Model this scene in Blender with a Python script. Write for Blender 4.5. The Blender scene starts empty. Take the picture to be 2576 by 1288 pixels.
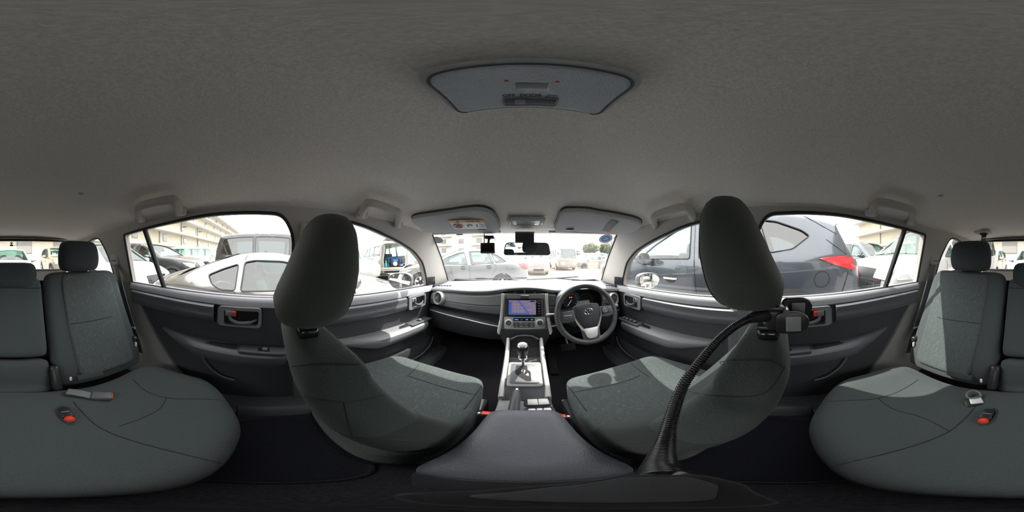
import bpy, bmesh, math, random
from mathutils import Vector, Matrix
from mathutils.geometry import delaunay_2d_cdt
random.seed(7)
PI = math.pi
SC = bpy.context.scene
COL = SC.collection
# ------------------------------------------------------------------ camera, light, exposure
CAMZ = 1.15
cd = bpy.data.cameras.new('camera'); cam = bpy.data.objects.new('camera', cd); COL.objects.link(cam)
cd.type = 'PANO'
try: cd.panorama_type = 'EQUIRECTANGULAR'
except Exception: pass
try: cd.cycles.panorama_type = 'EQUIRECTANGULAR'
except Exception: pass
cd.clip_start = 0.003; cd.clip_end = 500
CENTRE_PX = 1320.0                      # image column that looks straight ahead along the car
cam.location = (0, 0, CAMZ)
cam.rotation_euler = (PI / 2, 0, math.radians((CENTRE_PX - 1288) * 360 / 2576))
SC.camera = cam
w = bpy.data.worlds.new('sky'); SC.world = w; w.use_nodes = True
bg = w.node_tree.nodes['Background']
bg.inputs[0].default_value = (1.0, 0.985, 0.965, 1); bg.inputs[1].default_value = 3.8
sl = bpy.data.lights.new('sun', 'SUN'); sun = bpy.data.objects.new('sun', sl); COL.objects.link(sun)
sl.energy = 6.0; sl.angle = math.radians(0.6); sl.color = (1.0, 0.95, 0.86)
SUN_DIR = Vector((0.38, 0.63, 1.0))    # towards the sun
sun.rotation_euler = SUN_DIR.to_track_quat('Z', 'Y').to_euler()
sun.location = SUN_DIR * 30
SC.view_settings.view_transform = 'Standard'
try: SC.view_settings.look = 'None'
except Exception: pass
SC.view_settings.exposure = 0.65; SC.view_settings.gamma = 1.0; SC.view_settings.use_curve_mapping = False
SC.cycles.use_denoising = True
SC.cycles.max_bounces = 10; SC.cycles.diffuse_bounces = 5; SC.cycles.glossy_bounces = 4
SC.cycles.transparent_max_bounces = 24; SC.cycles.transmission_bounces = 6
SC.cycles.caustics_reflective = False; SC.cycles.caustics_refractive = False
SC.cycles.sample_clamp_indirect = 6.0

# ------------------------------------------------------------------ pixel to direction
def ray(px, py):
    a = math.radians((px - CENTRE_PX) * 360 / 2576); e = math.radians((644 - py) * 180 / 1288)
    return Vector((math.sin(a) * math.cos(e), math.cos(a) * math.cos(e), math.sin(e)))
def hx(px, py, x): d = ray(px, py); return Vector((0, 0, CAMZ)) + d * (x / d.x)
def hy(px, py, y): d = ray(px, py); return Vector((0, 0, CAMZ)) + d * (y / d.y)
def hz(px, py, z): d = ray(px, py); return Vector((0, 0, CAMZ)) + d * ((z - CAMZ) / d.z)

# ------------------------------------------------------------------ materials
MATS = {}
def mat(name, col, rough=0.5, metal=0.0, bump=None, var=None, coat=0.0, spec=0.5, sheen=0.0, emit=None):
    """bump=(kind, scale, strength, distance); var=(scale, amount, stretch)"""
    m = bpy.data.materials.new(name); m.use_nodes = True; MATS[name] = m
    nt = m.node_tree; b = nt.nodes['Principled BSDF']
    b.inputs['Base Color'].default_value = (*col, 1); b.inputs['Roughness'].default_value = rough
    b.inputs['Metallic'].default_value = metal; b.inputs['Specular IOR Level'].default_value = spec
    b.inputs['Coat Weight'].default_value = coat; b.inputs['Coat Roughness'].default_value = 0.03
    b.inputs['Sheen Weight'].default_value = sheen
    if emit: b.inputs['Emission Color'].default_value = (*col, 1); b.inputs['Emission Strength'].default_value = emit
    tc = None
    if bump or var:
        tc = nt.nodes.new('ShaderNodeTexCoord')
    if var:
        mp = nt.nodes.new('ShaderNodeMapping'); mp.inputs['Scale'].default_value = var[2] if len(var) > 2 else (1, 1, 1)
        n = nt.nodes.new('ShaderNodeTexNoise'); n.inputs['Scale'].default_value = var[0]; n.inputs['Detail'].default_value = 4
        r = nt.nodes.new('ShaderNodeMapRange')
        r.inputs['To Min'].default_value = 1 - var[1]; r.inputs['To Max'].default_value = 1 + var[1]
        r.inputs['From Min'].default_value = 0.3; r.inputs['From Max'].default_value = 0.7
        mx = nt.nodes.new('ShaderNodeMix'); mx.data_type = 'RGBA'; mx.blend_type = 'MULTIPLY'; mx.inputs[0].default_value = 1
        mx.inputs[6].default_value = (*col, 1)
        nt.links.new(tc.outputs['Object'], mp.inputs[0]); nt.links.new(mp.outputs[0], n.inputs['Vector'])
        nt.links.new(n.outputs['Fac'], r.inputs['Value']); nt.links.new(r.outputs[0], mx.inputs[7])
        nt.links.new(mx.outputs[2], b.inputs['Base Color'])
    if bump:
        kind, sc, st, di = bump
        if kind == 'noise':
            t = nt.nodes.new('ShaderNodeTexNoise'); t.inputs['Scale'].default_value = sc; t.inputs['Detail'].default_value = 3; o = t.outputs['Fac']
            nt.links.new(tc.outputs['Object'], t.inputs['Vector'])
        elif kind == 'voronoi':
            t = nt.nodes.new('ShaderNodeTexVoronoi'); t.inputs['Scale'].default_value = sc; o = t.outputs['Distance']
            nt.links.new(tc.outputs['Object'], t.inputs['Vector'])
        elif kind == 'knit':
            a = nt.nodes.new('ShaderNodeTexWave'); a.bands_direction = 'X'; a.inputs['Scale'].default_value = sc; a.inputs['Distortion'].default_value = 1.2
            c = nt.nodes.new('ShaderNodeTexWave'); c.bands_direction = 'Z'; c.inputs['Scale'].default_value = sc * .8; c.inputs['Distortion'].default_value = 2.0
            t = nt.nodes.new('ShaderNodeMath'); t.operation = 'MULTIPLY'; o = t.outputs[0]
            for q in (a, c): nt.links.new(tc.outputs['Object'], q.inputs['Vector'])
            nt.links.new(a.outputs['Fac'], t.inputs[0]); nt.links.new(c.outputs['Fac'], t.inputs[1])
        bp = nt.nodes.new('ShaderNodeBump'); bp.inputs['Strength'].default_value = st; bp.inputs['Distance'].default_value = di
        nt.links.new(o, bp.inputs['Height']); nt.links.new(bp.outputs[0], b.inputs['Normal'])
    return m
def glassmat(name, tint, refl=0.06, base=0.04):
    m = bpy.data.materials.new(name); m.use_nodes = True; MATS[name] = m; nt = m.node_tree
    for n in list(nt.nodes):
        if n.type == 'BSDF_PRINCIPLED': nt.nodes.remove(n)
    out = [n for n in nt.nodes if n.type == 'OUTPUT_MATERIAL'][0]
    t = nt.nodes.new('ShaderNodeBsdfTransparent'); t.inputs[0].default_value = (*tint, 1)
    g = nt.nodes.new('ShaderNodeBsdfGlossy'); g.inputs['Roughness'].default_value = 0.01
    lw = nt.nodes.new('ShaderNodeLayerWeight'); lw.inputs[0].default_value = 0.35
    mr = nt.nodes.new('ShaderNodeMapRange'); mr.inputs['To Min'].default_value = base; mr.inputs['To Max'].default_value = refl + base
    mx = nt.nodes.new('ShaderNodeMixShader')
    nt.links.new(lw.outputs['Fresnel'], mr.inputs['Value']); nt.links.new(mr.outputs[0], mx.inputs[0])
    nt.links.new(t.outputs[0], mx.inputs[1]); nt.links.new(g.outputs[0], mx.inputs[2]); nt.links.new(mx.outputs[0], out.inputs[0])
    return m
mat('headliner', (0.87, 0.82, 0.76), 0.95, bump=('noise', 420, 0.5, 0.002), var=(260, 0.10), spec=0.1)
mat('pillar', (0.541, 0.517, 0.484), 0.7, bump=('noise', 600, 0.15, 0.001), spec=0.25)
mat('visor', (0.50, 0.50, 0.51), 0.8, bump=('noise', 500, 0.2, 0.001), spec=0.2)
mat('side_grey', (0.24, 0.24, 0.24), 0.6, bump=('noise', 800, 0.2, 0.001))
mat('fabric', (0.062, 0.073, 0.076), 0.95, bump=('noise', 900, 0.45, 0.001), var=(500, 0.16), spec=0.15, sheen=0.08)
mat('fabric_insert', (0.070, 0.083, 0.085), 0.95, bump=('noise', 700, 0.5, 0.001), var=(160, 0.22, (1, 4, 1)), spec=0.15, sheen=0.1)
mat('fabric_back_shaded', (0.044, 0.053, 0.052), 0.95, bump=('noise', 900, 0.4, 0.001), var=(500, 0.14), spec=0.1, sheen=0.05)  # darkened copy of the seat fabric; shade on the front backrests put into its colour
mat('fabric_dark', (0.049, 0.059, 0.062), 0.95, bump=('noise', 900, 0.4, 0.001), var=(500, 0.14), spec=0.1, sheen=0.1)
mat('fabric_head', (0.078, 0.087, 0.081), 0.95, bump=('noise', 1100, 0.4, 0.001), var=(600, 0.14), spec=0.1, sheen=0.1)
mat('knit', (0.050, 0.063, 0.061), 0.95, bump=('voronoi', 380, 0.4, 0.002), var=(300, 0.12), spec=0.15, sheen=0.08)  # colour also lowered to carry the shade on the upper backrests
def fleck(name, col, ang=40):
    """slanted pale flecks woven into a fabric"""
    m = MATS[name]; nt = m.node_tree; b = nt.nodes['Principled BSDF']
    tc = nt.nodes.new('ShaderNodeTexCoord'); mp = nt.nodes.new('ShaderNodeMapping'); mp.inputs['Rotation'].default_value = (0, math.radians(ang), math.radians(20)); mp.inputs['Scale'].default_value = (420, 60, 60)
    n = nt.nodes.new('ShaderNodeTexNoise'); n.inputs['Scale'].default_value = 1.0; n.inputs['Detail'].default_value = 0
    r = nt.nodes.new('ShaderNodeMapRange'); r.inputs['From Min'].default_value = .66; r.inputs['From Max'].default_value = .74
    mx = nt.nodes.new('ShaderNodeMix'); mx.data_type = 'RGBA'; mx.inputs[7].default_value = (*col, 1)
    src = b.inputs['Base Color'].links[0].from_socket
    nt.links.new(tc.outputs['Object'], mp.inputs[0]); nt.links.new(mp.outputs[0], n.inputs['Vector']); nt.links.new(n.outputs['Fac'], r.inputs['Value'])
    nt.links.new(r.outputs[0], mx.inputs[0]); nt.links.new(src, mx.inputs[6]); nt.links.new(mx.outputs[2], b.inputs['Base Color'])
fleck('fabric_insert', (0.105, 0.125, 0.125))
mat('seam', (0.022, 0.028, 0.03), 0.9)
mat('seam_light', (0.16, 0.19, 0.19), 0.9)
mat('plastic_dark', (0.053, 0.055, 0.063), 0.5, bump=('noise', 900, 0.25, 0.001), spec=0.4)
mat('plastic_mid', (0.106, 0.112, 0.127), 0.42, bump=('noise', 1200, 0.2, 0.001), spec=0.5)
mat('plastic_grain', (0.123, 0.130, 0.156), 0.42, bump=('voronoi', 420, 0.5, 0.0015), spec=0.5)
mat('plastic_light', (0.231, 0.237, 0.256), 0.45, bump=('noise', 1200, 0.2, 0.001), spec=0.5)
mat('plastic_grey', (0.28, 0.28, 0.285), 0.4, bump=('noise', 1000, 0.1, 0.001))
mat('dash_top', (0.270, 0.277, 0.304), 0.5, bump=('noise', 700, 0.35, 0.001), spec=0.5)
mat('gloss_black', (0.012, 0.012, 0.014), 0.12, spec=0.5)
mat('satin_black', (0.022, 0.022, 0.025), 0.35)
mat('black_hole', (0.010, 0.010, 0.012), 0.8)
mat('rubber', (0.018, 0.018, 0.020), 0.7)
mat('carpet', (0.043, 0.041, 0.049), 1.0, bump=('noise', 500, 0.8, 0.004), var=(300, 0.35), spec=0.05)
mat('carpet_mat', (0.028, 0.029, 0.039), 1.0, bump=('noise', 700, 0.8, 0.003), var=(400, 0.3), spec=0.05)
mat('silver', (0.85, 0.85, 0.85), 0.35, metal=0.25)
mat('silver_matt', (0.64, 0.64, 0.65), 0.42, metal=0.2)
mat('chrome', (0.85, 0.86, 0.88), 0.08, metal=1.0)
mat('steel', (0.55, 0.56, 0.58), 0.25, metal=1.0)
mat('gooseneck', (0.05, 0.05, 0.055), 0.25, metal=0.7)
mat('leather', (0.074, 0.074, 0.081), 0.4, bump=('voronoi', 900, 0.25, 0.0008), spec=0.5)
mat('red', (0.75, 0.06, 0.025), 0.4)
mat('belt', (0.135, 0.155, 0.162), 0.6, bump=('noise', 900, 0.3, 0.001), var=(300, .1, (1, 1, 6)))
mat('white', (0.80, 0.80, 0.80), 0.5)
mat('black_print', (0.015, 0.015, 0.015), 0.6)
mat('orange_print', (0.75, 0.40, 0.10), 0.6)
mat('red_print', (0.55, 0.05, 0.05), 0.6)
mat('white_print', (0.75, 0.75, 0.75), 0.6)
mat('blue_print', (0.02, 0.30, 0.62), 0.5)
mat('pink_print', (0.80, 0.22, 0.30), 0.5)
mat('grey_print', (0.42, 0.42, 0.44), 0.6)
mat('lens', (0.527, 0.589, 0.632), 0.22, bump=('voronoi', 620, 0.8, 0.0015), spec=0.6, coat=0.4)
mat('screen_map', (0.22, 0.17, 0.27), 0.3, emit=0.4)
mat('screen_road', (0.36, 0.32, 0.42), 0.3, emit=0.5)
mat('screen_blue', (0.04, 0.10, 0.38), 0.3, emit=0.5)
mat('screen_lcd', (0.12, 0.14, 0.14), 0.3, emit=0.35)
mat('led_blue', (0.04, 0.22, 0.70), 0.4, emit=0.6)
mat('led_red', (0.95, 0.10, 0.05), 0.4, emit=1.2)
mat('led_white', (0.8, 0.8, 0.8), 0.4, emit=0.5)
mat('mirror_glass', (0.92, 0.94, 0.95), 0.01, metal=1.0)
glassmat('glass', (0.975, 0.985, 0.98), 0.10, 0.02)
glassmat('car_glass', (0.62, 0.74, 0.74), 0.55, 0.16)
glassmat('dark_glass', (0.10, 0.12, 0.13), 0.55, 0.12)
glassmat('clear_plastic', (0.90, 0.92, 0.93), 0.3, 0.08)

# ------------------------------------------------------------------ geometry: every generator returns (verts, faces)
def join(*gs):
    V = []; F = []
    for v, f in gs:
        o = len(V); V += [Vector(p) for p in v]; F += [tuple(i + o for i in q) for q in f]
    return V, F
def xf(g, M): return [M @ Vector(p) for p in g[0]], g[1]
def mv(g, d): d = Vector(d); return [Vector(p) + d for p in g[0]], g[1]
def flipx(g): return [Vector((-p[0], p[1], p[2])) for p in g[0]], [tuple(reversed(f)) for f in g[1]]
def rotm(ax, deg, c=(0, 0, 0)): return Matrix.Translation(c) @ Matrix.Rotation(math.radians(deg), 4, ax) @ Matrix.Translation(-Vector(c))
def box(c, s):
    x, y, z = c; a, b, d = s[0] / 2, s[1] / 2, s[2] / 2
    V = [Vector((x + i * a, y + j * b, z + k * d)) for i in (-1, 1) for j in (-1, 1) for k in (-1, 1)]
    return V, [(0, 1, 3, 2), (4, 6, 7, 5), (0, 4, 5, 1), (2, 3, 7, 6), (0, 2, 6, 4), (1, 5, 7, 3)]
def bev(g, r, seg=2, ang=30):
    bm = bmesh.new(); vs = [bm.verts.new(p) for p in g[0]]
    for f in g[1]:
        try: bm.faces.new([vs[i] for i in f])
        except ValueError: pass
    bmesh.ops.recalc_face_normals(bm, faces=bm.faces)
    es = [e for e in bm.edges if len(e.link_faces) == 2 and e.calc_face_angle(0) > math.radians(ang)]
    bmesh.ops.bevel(bm, geom=es, offset=r, segments=seg, affect='EDGES', profile=0.5, clamp_overlap=True)
    bm.verts.index_update()
    out = [v.co.copy() for v in bm.verts], [tuple(v.index for v in f.verts) for f in bm.faces]
    bm.free(); return out
def rbox(c, s, r=0.005, seg=2): return bev(box(c, s), r, seg)
def ext(poly, vec):
    """closed 3D polygon extruded along vec"""
    n = len(poly); vec = Vector(vec); V = [Vector(p) for p in poly] + [Vector(p) + vec for p in poly]
    return V, [tuple(range(n - 1, -1, -1)), tuple(range(n, 2 * n))] + [(i, (i + 1) % n, n + (i + 1) % n, n + i) for i in range(n)]
def rpoly(pts, r, seg=4):
    """round the corners of a 2D polygon"""
    out = []; n = len(pts)
    for i in range(n):
        p = Vector(pts[i]); a = Vector(pts[i - 1]); b = Vector(pts[(i + 1) % n]); rr = r[i] if isinstance(r, (list, tuple)) else r
        da = a - p; db = b - p; k = min(rr, da.length * .45, db.length * .45)
        A = p + da.normalized() * k; B = p + db.normalized() * k
        for j in range(seg + 1):
            t = j / seg; out.append((A * (1 - t) + p * t) * (1 - t) + (p * (1 - t) + B * t) * t)
    return out
def frame(origin, ux, uy):
    """matrix mapping local (x,y,z) to origin + x*ux + y*uy + z*n"""
    ux = Vector(ux).normalized(); uy = Vector(uy); n = ux.cross(uy).normalized(); uy = n.cross(ux)
    M = Matrix(((ux.x, uy.x, n.x, origin[0]), (ux.y, uy.y, n.y, origin[1]), (ux.z, uy.z, n.z, origin[2]), (0, 0, 0, 1)))
    return M
def plate(pts2, d, M=None, r=None, b=0):
    """2D outline -> extruded plate of depth d (towards +n), optional rounded corners and bevel"""
    p = rpoly(pts2, r) if r else [Vector(q) for q in pts2]
    g = ext([(q[0], q[1], 0) for q in p], (0, 0, d))
    if b: g = bev(g, b, 2, 50)
    return xf(g, M) if M else g
def lathe(prof, M=None, n=24, closed=False):
    """profile [(radius, height)] about local z"""
    V = []; F = []; k = len(prof)
    for i in range(n):
        a = 2 * PI * i / n
        for r, h in prof: V.append(Vector((r * math.cos(a), r * math.sin(a), h)))
    for i in range(n):
        j = (i + 1) % n
        for t in range(k if closed else k - 1): F.append((i * k + t, j * k + t, j * k + (t + 1) % k, i * k + (t + 1) % k))
    if not closed:
        if prof[0][0] > 1e-6: F.append(tuple(i * k for i in range(n - 1, -1, -1)))
        if prof[-1][0] > 1e-6: F.append(tuple(i * k + k - 1 for i in range(n)))
    g = V, F
    return xf(g, M) if M else g
def crom(pts, n=6, closed=False):
    """Catmull-Rom through points"""
    P = [Vector(p) for p in pts]; m = len(P); out = []
    rng = range(m) if closed else range(m - 1)
    for i in rng:
        if closed: a, b, c, d = P[i - 1], P[i], P[(i + 1) % m], P[(i + 2) % m]
        else: a, b, c, d = P[max(i - 1, 0)], P[i], P[i + 1], P[min(i + 2, m - 1)]
        for j in range(n):
            t = j / n
            out.append(.5 * ((2 * b) + (c - a) * t + (2 * a - 5 * b + 4 * c - d) * t * t + (3 * b - a - 3 * c + d) * t ** 3))
    if not closed: out.append(P[-1])
    return out
def tube(path, r, n=8, closed=False, ratio=1.0, up=None):
    P = [Vector(p) for p in path]; m = len(P); V = []; F = []
    R = r if isinstance(r, (list, tuple)) else [r] * m
    T = []
    for i in range(m):
        if closed: t = P[(i + 1) % m] - P[i - 1]
        else: t = P[min(i + 1, m - 1)] - P[max(i - 1, 0)]
        T.append(t.normalized() if t.length > 1e-9 else Vector((0, 0, 1)))
    u = Vector(up) if up else (Vector((0, 0, 1)) if abs(T[0].z) < .9 else Vector((1, 0, 0)))
    for i in range(m):
        if up: u = Vector(up)
        u = (u - T[i] * u.dot(T[i])).normalized(); v = T[i].cross(u)
        for k in range(n):
            a = 2 * PI * k / n; V.append(P[i] + u * (math.cos(a) * R[i]) + v * (math.sin(a) * R[i] * ratio))
    for i in range(m if closed else m - 1):
        j = (i + 1) % m
        for k in range(n): F.append((i * n + k, i * n + (k + 1) % n, j * n + (k + 1) % n, j * n + k))
    if not closed: F += [tuple(range(n - 1, -1, -1)), tuple((m - 1) * n + k for k in range(n))]
    return V, F
def ribbon(path, wvec, th):
    """flat strap: path points with a width vector (or one per point) and thickness along the normal"""
    P = [Vector(p) for p in path]; m = len(P); V = []; F = []
    for i in range(m):
        wv = Vector(wvec[i] if isinstance(wvec[0], (list, tuple, Vector)) else wvec) / 2
        t = (P[min(i + 1, m - 1)] - P[max(i - 1, 0)]).normalized(); nn = t.cross(wv).normalized() * th / 2
        V += [P[i] - wv - nn, P[i] + wv - nn, P[i] + wv + nn, P[i] - wv + nn]
    for i in range(m - 1):
        for k in range(4): F.append((i * 4 + k, i * 4 + (k + 1) % 4, i * 4 + 4 + (k + 1) % 4, i * 4 + 4 + k))
    F += [(3, 2, 1, 0), tuple((m - 1) * 4 + k for k in range(4))]
    return V, F
def loft(rings, caps=True, closed=True):
    n = len(rings[0]); V = [Vector(p) for r in rings for p in r]; F = []
    for i in range(len(rings) - 1):
        for k in range(n if closed else n - 1): F.append((i * n + k, i * n + (k + 1) % n, (i + 1) * n + (k + 1) % n, (i + 1) * n + k))
    if caps and closed: F += [tuple(range(n - 1, -1, -1)), tuple((len(rings) - 1) * n + k for k in range(n))]
    return V, F
def gridf(f, us, vs):
    V = [Vector(f(u, v)) for u in us for v in vs]; n = len(vs)
    return V, [(i * n + j, (i + 1) * n + j, (i + 1) * n + j + 1, i * n + j + 1) for i in range(len(us) - 1) for j in range(n - 1)]
def thick(g, vec):
    """sheet -> slab by offset vec (vector or function of point)"""
    V, F = g; n = len(V); f = vec if callable(vec) else (lambda p: Vector(vec))
    W = [Vector(p) for p in V] + [Vector(p) + f(p) for p in V]; G = list(F) + [tuple(i + n for i in reversed(q)) for q in F]
    cnt = {}
    for q in F:
        for i in range(len(q)):
            e = (q[i], q[(i + 1) % len(q)]); cnt[frozenset(e)] = cnt.get(frozenset(e), []) + [e]
    for k, es in cnt.items():
        if len(es) == 1: a, b = es[0]; G.append((b, a, a + n, b + n))
    return W, G
def lin(a, b, n): return [a + (b - a) * i / (n - 1) for i in range(n)]
def interp(tab, x):
    if x <= tab[0][0]: return tab[0][1]
    for (a, p), (b, q) in zip(tab, tab[1:]):
        if x <= b: return p + (q - p) * (x - a) / (b - a)
    return tab[-1][1]
def sp(v, e): return math.copysign(abs(v) ** e, v)
def inpoly(p, poly):
    x, y = p; c = False; n = len(poly)
    for i in range(n):
        x1, y1 = poly[i][0], poly[i][1]; x2, y2 = poly[i - 1][0], poly[i - 1][1]
        if (y1 > y) != (y2 > y) and x < (x2 - x1) * (y - y1) / (y2 - y1) + x1: c = not c
    return c
def cdt(outer, holes=(), pts=()):
    """triangulate a 2D polygon with holes; returns verts2, faces of the solid part, faces of each hole"""
    V = []; E = []
    for loop in [outer] + list(holes):
        o = len(V); V += [Vector((p[0], p[1])) for p in loop]; n = len(loop); E += [(o + i, o + (i + 1) % n) for i in range(n)]
    for p in pts:
        if inpoly(p, outer): V.append(Vector((p[0], p[1])))
    r = delaunay_2d_cdt(V, E, [], 0, 1e-6)
    W, Fs = r[0], r[2]; solid = []; hf = [[] for _ in holes]
    for f in Fs:
        c = sum((W[i] for i in f), Vector((0, 0))) / len(f)
        if not inpoly(c, outer): continue
        for k, h in enumerate(holes):
            if inpoly(c, h): hf[k].append(tuple(f)); break
        else: solid.append(tuple(f))
    return W, solid, hf
def compact(V, F):
    used = sorted({i for f in F for i in f}); mp = {o: n for n, o in enumerate(used)}
    return [V[i] for i in used], [tuple(mp[i] for i in f) for f in F]
def textg(s, size, M, ext_=0.0003, align='CENTER'):
    cu = bpy.data.curves.new('t', 'FONT'); cu.body = s; cu.size = size; cu.extrude = ext_; cu.align_x = align; cu.align_y = 'CENTER'; cu.resolution_u = 3
    o = bpy.data.objects.new('t', cu); COL.objects.link(o)
    me = bpy.data.meshes.new_from_object(o.evaluated_get(bpy.context.evaluated_depsgraph_get()))
    g = [M @ v.co for v in me.vertices], [tuple(p.vertices) for p in me.polygons]
    bpy.data.objects.remove(o); bpy.data.curves.remove(cu); bpy.data.meshes.remove(me)
    return g

# ------------------------------------------------------------------ objects
def mkmesh(name, g, m, ang=35, smooth=True):
    me = bpy.data.meshes.new(name); me.from_pydata([tuple(p) for p in g[0]], [], [tuple(f) for f in g[1]])
    bm = bmesh.new(); bm.from_mesh(me); bmesh.ops.recalc_face_normals(bm, faces=bm.faces); bm.to_mesh(me); bm.free()
    me.materials.append(MATS[m] if isinstance(m, str) else m)
    if smooth:
        me.polygons.foreach_set('use_smooth', [True] * len(me.polygons))
        if ang < 179: me.set_sharp_from_angle(angle=math.radians(ang))
    return me
def tag(o, label=None, cat=None, group=None, kind=None):
    if label: o['label'] = label
    if cat: o['category'] = cat
    if group: o['group'] = group
    if kind: o['kind'] = kind
    return o
class Thing:
    """an Empty at the thing's base; parts given in world (or local, when local=True) coordinates"""
    def __init__(s, name, label, cat, loc=(0, 0, 0), rotz=0, local=False, group=None, kind=None):
        s.o = bpy.data.objects.new(name, None); COL.objects.link(s.o); s.o.empty_display_size = 0.05
        s.o.location = loc; s.o.rotation_euler = (0, 0, rotz); s.off = Vector((0, 0, 0)) if local else Vector(loc)
        tag(s.o, label, cat, group, kind)
    def add(s, name, g, m, parent=None, sub=0, ang=35, label=None, kind=None):
        g = mv(g, -s.off) if s.off.length else g
        o = bpy.data.objects.new(name, mkmesh(name, g, m, 180 if sub else ang)); COL.objects.link(o); o.parent = parent or s.o
        if sub: md = o.modifiers.new('sub', 'SUBSURF'); md.levels = sub; md.render_levels = sub
        tag(o, label, kind=kind); return o
def single(name, g, m, label=None, cat=None, group=None, kind=None, ang=35, sub=0, parent=None):
    """one-mesh thing or piece of the setting; origin at its lowest centre"""
    if parent is None:
        xs = [p[0] for p in g[0]]; ys = [p[1] for p in g[0]]; zs = [p[2] for p in g[0]]
        c = Vector(((min(xs) + max(xs)) / 2, (min(ys) + max(ys)) / 2, min(zs)))
        g = mv(g, -c)
    else: c = Vector((0, 0, 0))
    o = bpy.data.objects.new(name, mkmesh(name, g, m, 180 if sub else ang)); COL.objects.link(o); o.location = c
    if parent: o.parent = parent
    if sub: md = o.modifiers.new('sub', 'SUBSURF'); md.levels = sub; md.render_levels = sub
    return tag(o, label, cat, group, kind)
def structp(parent, name, g, m, ang=35, label=None, sub=0):
    """part of a piece of the setting, given in world coordinates"""
    L = parent.matrix_world.translation if False else Vector(parent.location)
    p = parent
    while p.parent: p = p.parent; L += Vector(p.location)
    o = bpy.data.objects.new(name, mkmesh(name, mv(g, -L), m, 180 if sub else ang)); COL.objects.link(o); o.parent = parent
    if sub: md = o.modifiers.new('sub', 'SUBSURF'); md.levels = sub; md.render_levels = sub
    return tag(o, label)
# ================================================================== the cabin shell (setting)
def zb(y): return interp([(-1.6, .985), (-.8, .979), (-.5, .976), (0, .961), (.4, .941), (1.06, .913), (1.5, .895)], y)
def lat(z): return .735 - .386 * (z - .95)
TOP = [(-1.50, 1.285), (-1.25, 1.297), (-1.0, 1.308), (-.7, 1.318), (-.4, 1.326), (-.1, 1.330), (.2, 1.328), (.5, 1.318), (.75, 1.305), (.915, 1.293)]
def ztop(y): return interp(TOP, y)
ZC = [(-1.52, 1.300), (-1.35, 1.335), (-1.1, 1.372), (-.8, 1.398), (-.4, 1.412), (.0, 1.415), (.22, 1.4145), (.27, 1.411), (.35, 1.393), (.5, 1.362), (.65, 1.334), (.8, 1.307), (.93, 1.284)]
def roofz(x, y):
    xe = lat(ztop(y)) - .02; s = min(1, abs(x) / xe); e = ztop(y); c = interp(ZC, y - min(.22, 3.2 * x * x) * max(0, 1 - ((y - .32) / .55) ** 2))
    return e + (c - e) * (1 - s ** 3.2)
def smoothtab(tab, y): return tab
FWIN = rpoly([(1.055, .917), (1.03, .965), (.9, 1.107), (.77, 1.18), (.626, 1.226), (.375, 1.286), (.215, 1.298), (.225, .953), (.4, .943)], [.01, .02, .05, .05, .08, .08, .04, .012, .05], 5)
RWIN = rpoly([(.10, .958), (.092, 1.23), (.05, 1.303), (-.083, 1.309), (-.225, 1.309), (-.35, 1.300), (-.56, 1.286), (-.722, 1.272), (-.775, .979), (-.5, .977)], [.012, .06, .035, .05, .05, .05, .05, .014, .01, .05], 5)
QWIN = rpoly([(-.965, 1.008), (-.955, 1.15), (-1.0, 1.280), (-1.10, 1.280), (-1.36, 1.225), (-1.40, 1.10), (-1.38, 1.035)], [.02, .08, .04, .05, .05, .04, .04], 5)
# --- headliner
def headf(y, s):
    xe = lat(ztop(y)) - .018; k = max(0, (y - .6) / .33); x = s * xe
    return (x, y + .045 * k * (1 - s * s), roofz(x, y) if abs(s) < 1 else ztop(y))
ys_ = lin(-1.50, .925, 98); ss_ = [math.sin(t * PI / 2) for t in lin(-1, 1, 49)]
def sm(tab, it=12):          # smooth the crown table
    n = 120; xs = lin(tab[0][0], tab[-1][0], n); v = [interp(tab, x) for x in xs]
    for _ in range(it): v = [v[0]] + [(v[i - 1] + 2 * v[i] + v[i + 1]) / 4 for i in range(1, n - 1)] + [v[-1]]
    return list(zip(xs, v))
ZC = sm(ZC, 5); TOP = sm(TOP)
ceiling = single('ceiling', thick(gridf(headf, ys_, ss_), (0, 0, .012)), 'headliner', 'grey felt headliner curving over the whole car cabin', kind='structure', ang=180)
# small plugs in the headliner
for px in (204, 2366):
    p = hz(px, 487, 1.40); g = lathe([(0, -.004), (.010, -.003), (.011, 0)], Matrix.Translation((p.x, p.y, roofz(p.x, p.y) + .001)), 16)
    structp(ceiling, 'trim_plug', g, 'visor')
# --- side walls: pillars and window surrounds with real openings
def side(sgn, name, label):
    outer = [(1.50, .86), (1.30, 1.02), (1.15, 1.135), (.915, 1.295)]
    outer += [(y, ztop(y) + .004) for y in lin(.86, -1.48, 28)] + [(-1.54, 1.20), (-1.64, 1.0), (-1.64, .93)]
    outer += [(y, zb(y) - .03) for y in lin(-1.4, 1.40, 20)]
    W, solid, hs = cdt(outer, [FWIN, RWIN, QWIN], [(y, z) for y in lin(-1.5, 1.3, 15) for z in (1.0, 1.1, 1.2)])
    V, F = compact([Vector((sgn * (lat(p.y) - .022), p.x, p.y)) for p in W], solid)
    wl = single(name, thick((V, F), (sgn * .035, 0, 0)), 'pillar', label, kind='structure', ang=40)
    return wl
wall_left = side(-1, 'wall_left', 'pale grey pillar trim around the left side windows')
wall_right = side(1, 'wall_right', 'pale grey pillar trim around the right side windows')
def pane(sgn, loop, off=0.0):
    W, _, hs = cdt(loop + [], [], [(y, z) for y in lin(-1.4, 1.1, 14) for z in (1.0, 1.1, 1.2)])
    W2, solid, _ = cdt(loop, [])
    V, F = compact([Vector((sgn * (lat(p.y) - off), p.x, p.y)) for p in W2], solid)
    return thick((V, F), (sgn * .004, 0, 0))
def onside(sgn, loop, off): return [Vector((sgn * (lat(p[1]) - off), p[0], p[1])) for p in loop]
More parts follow.
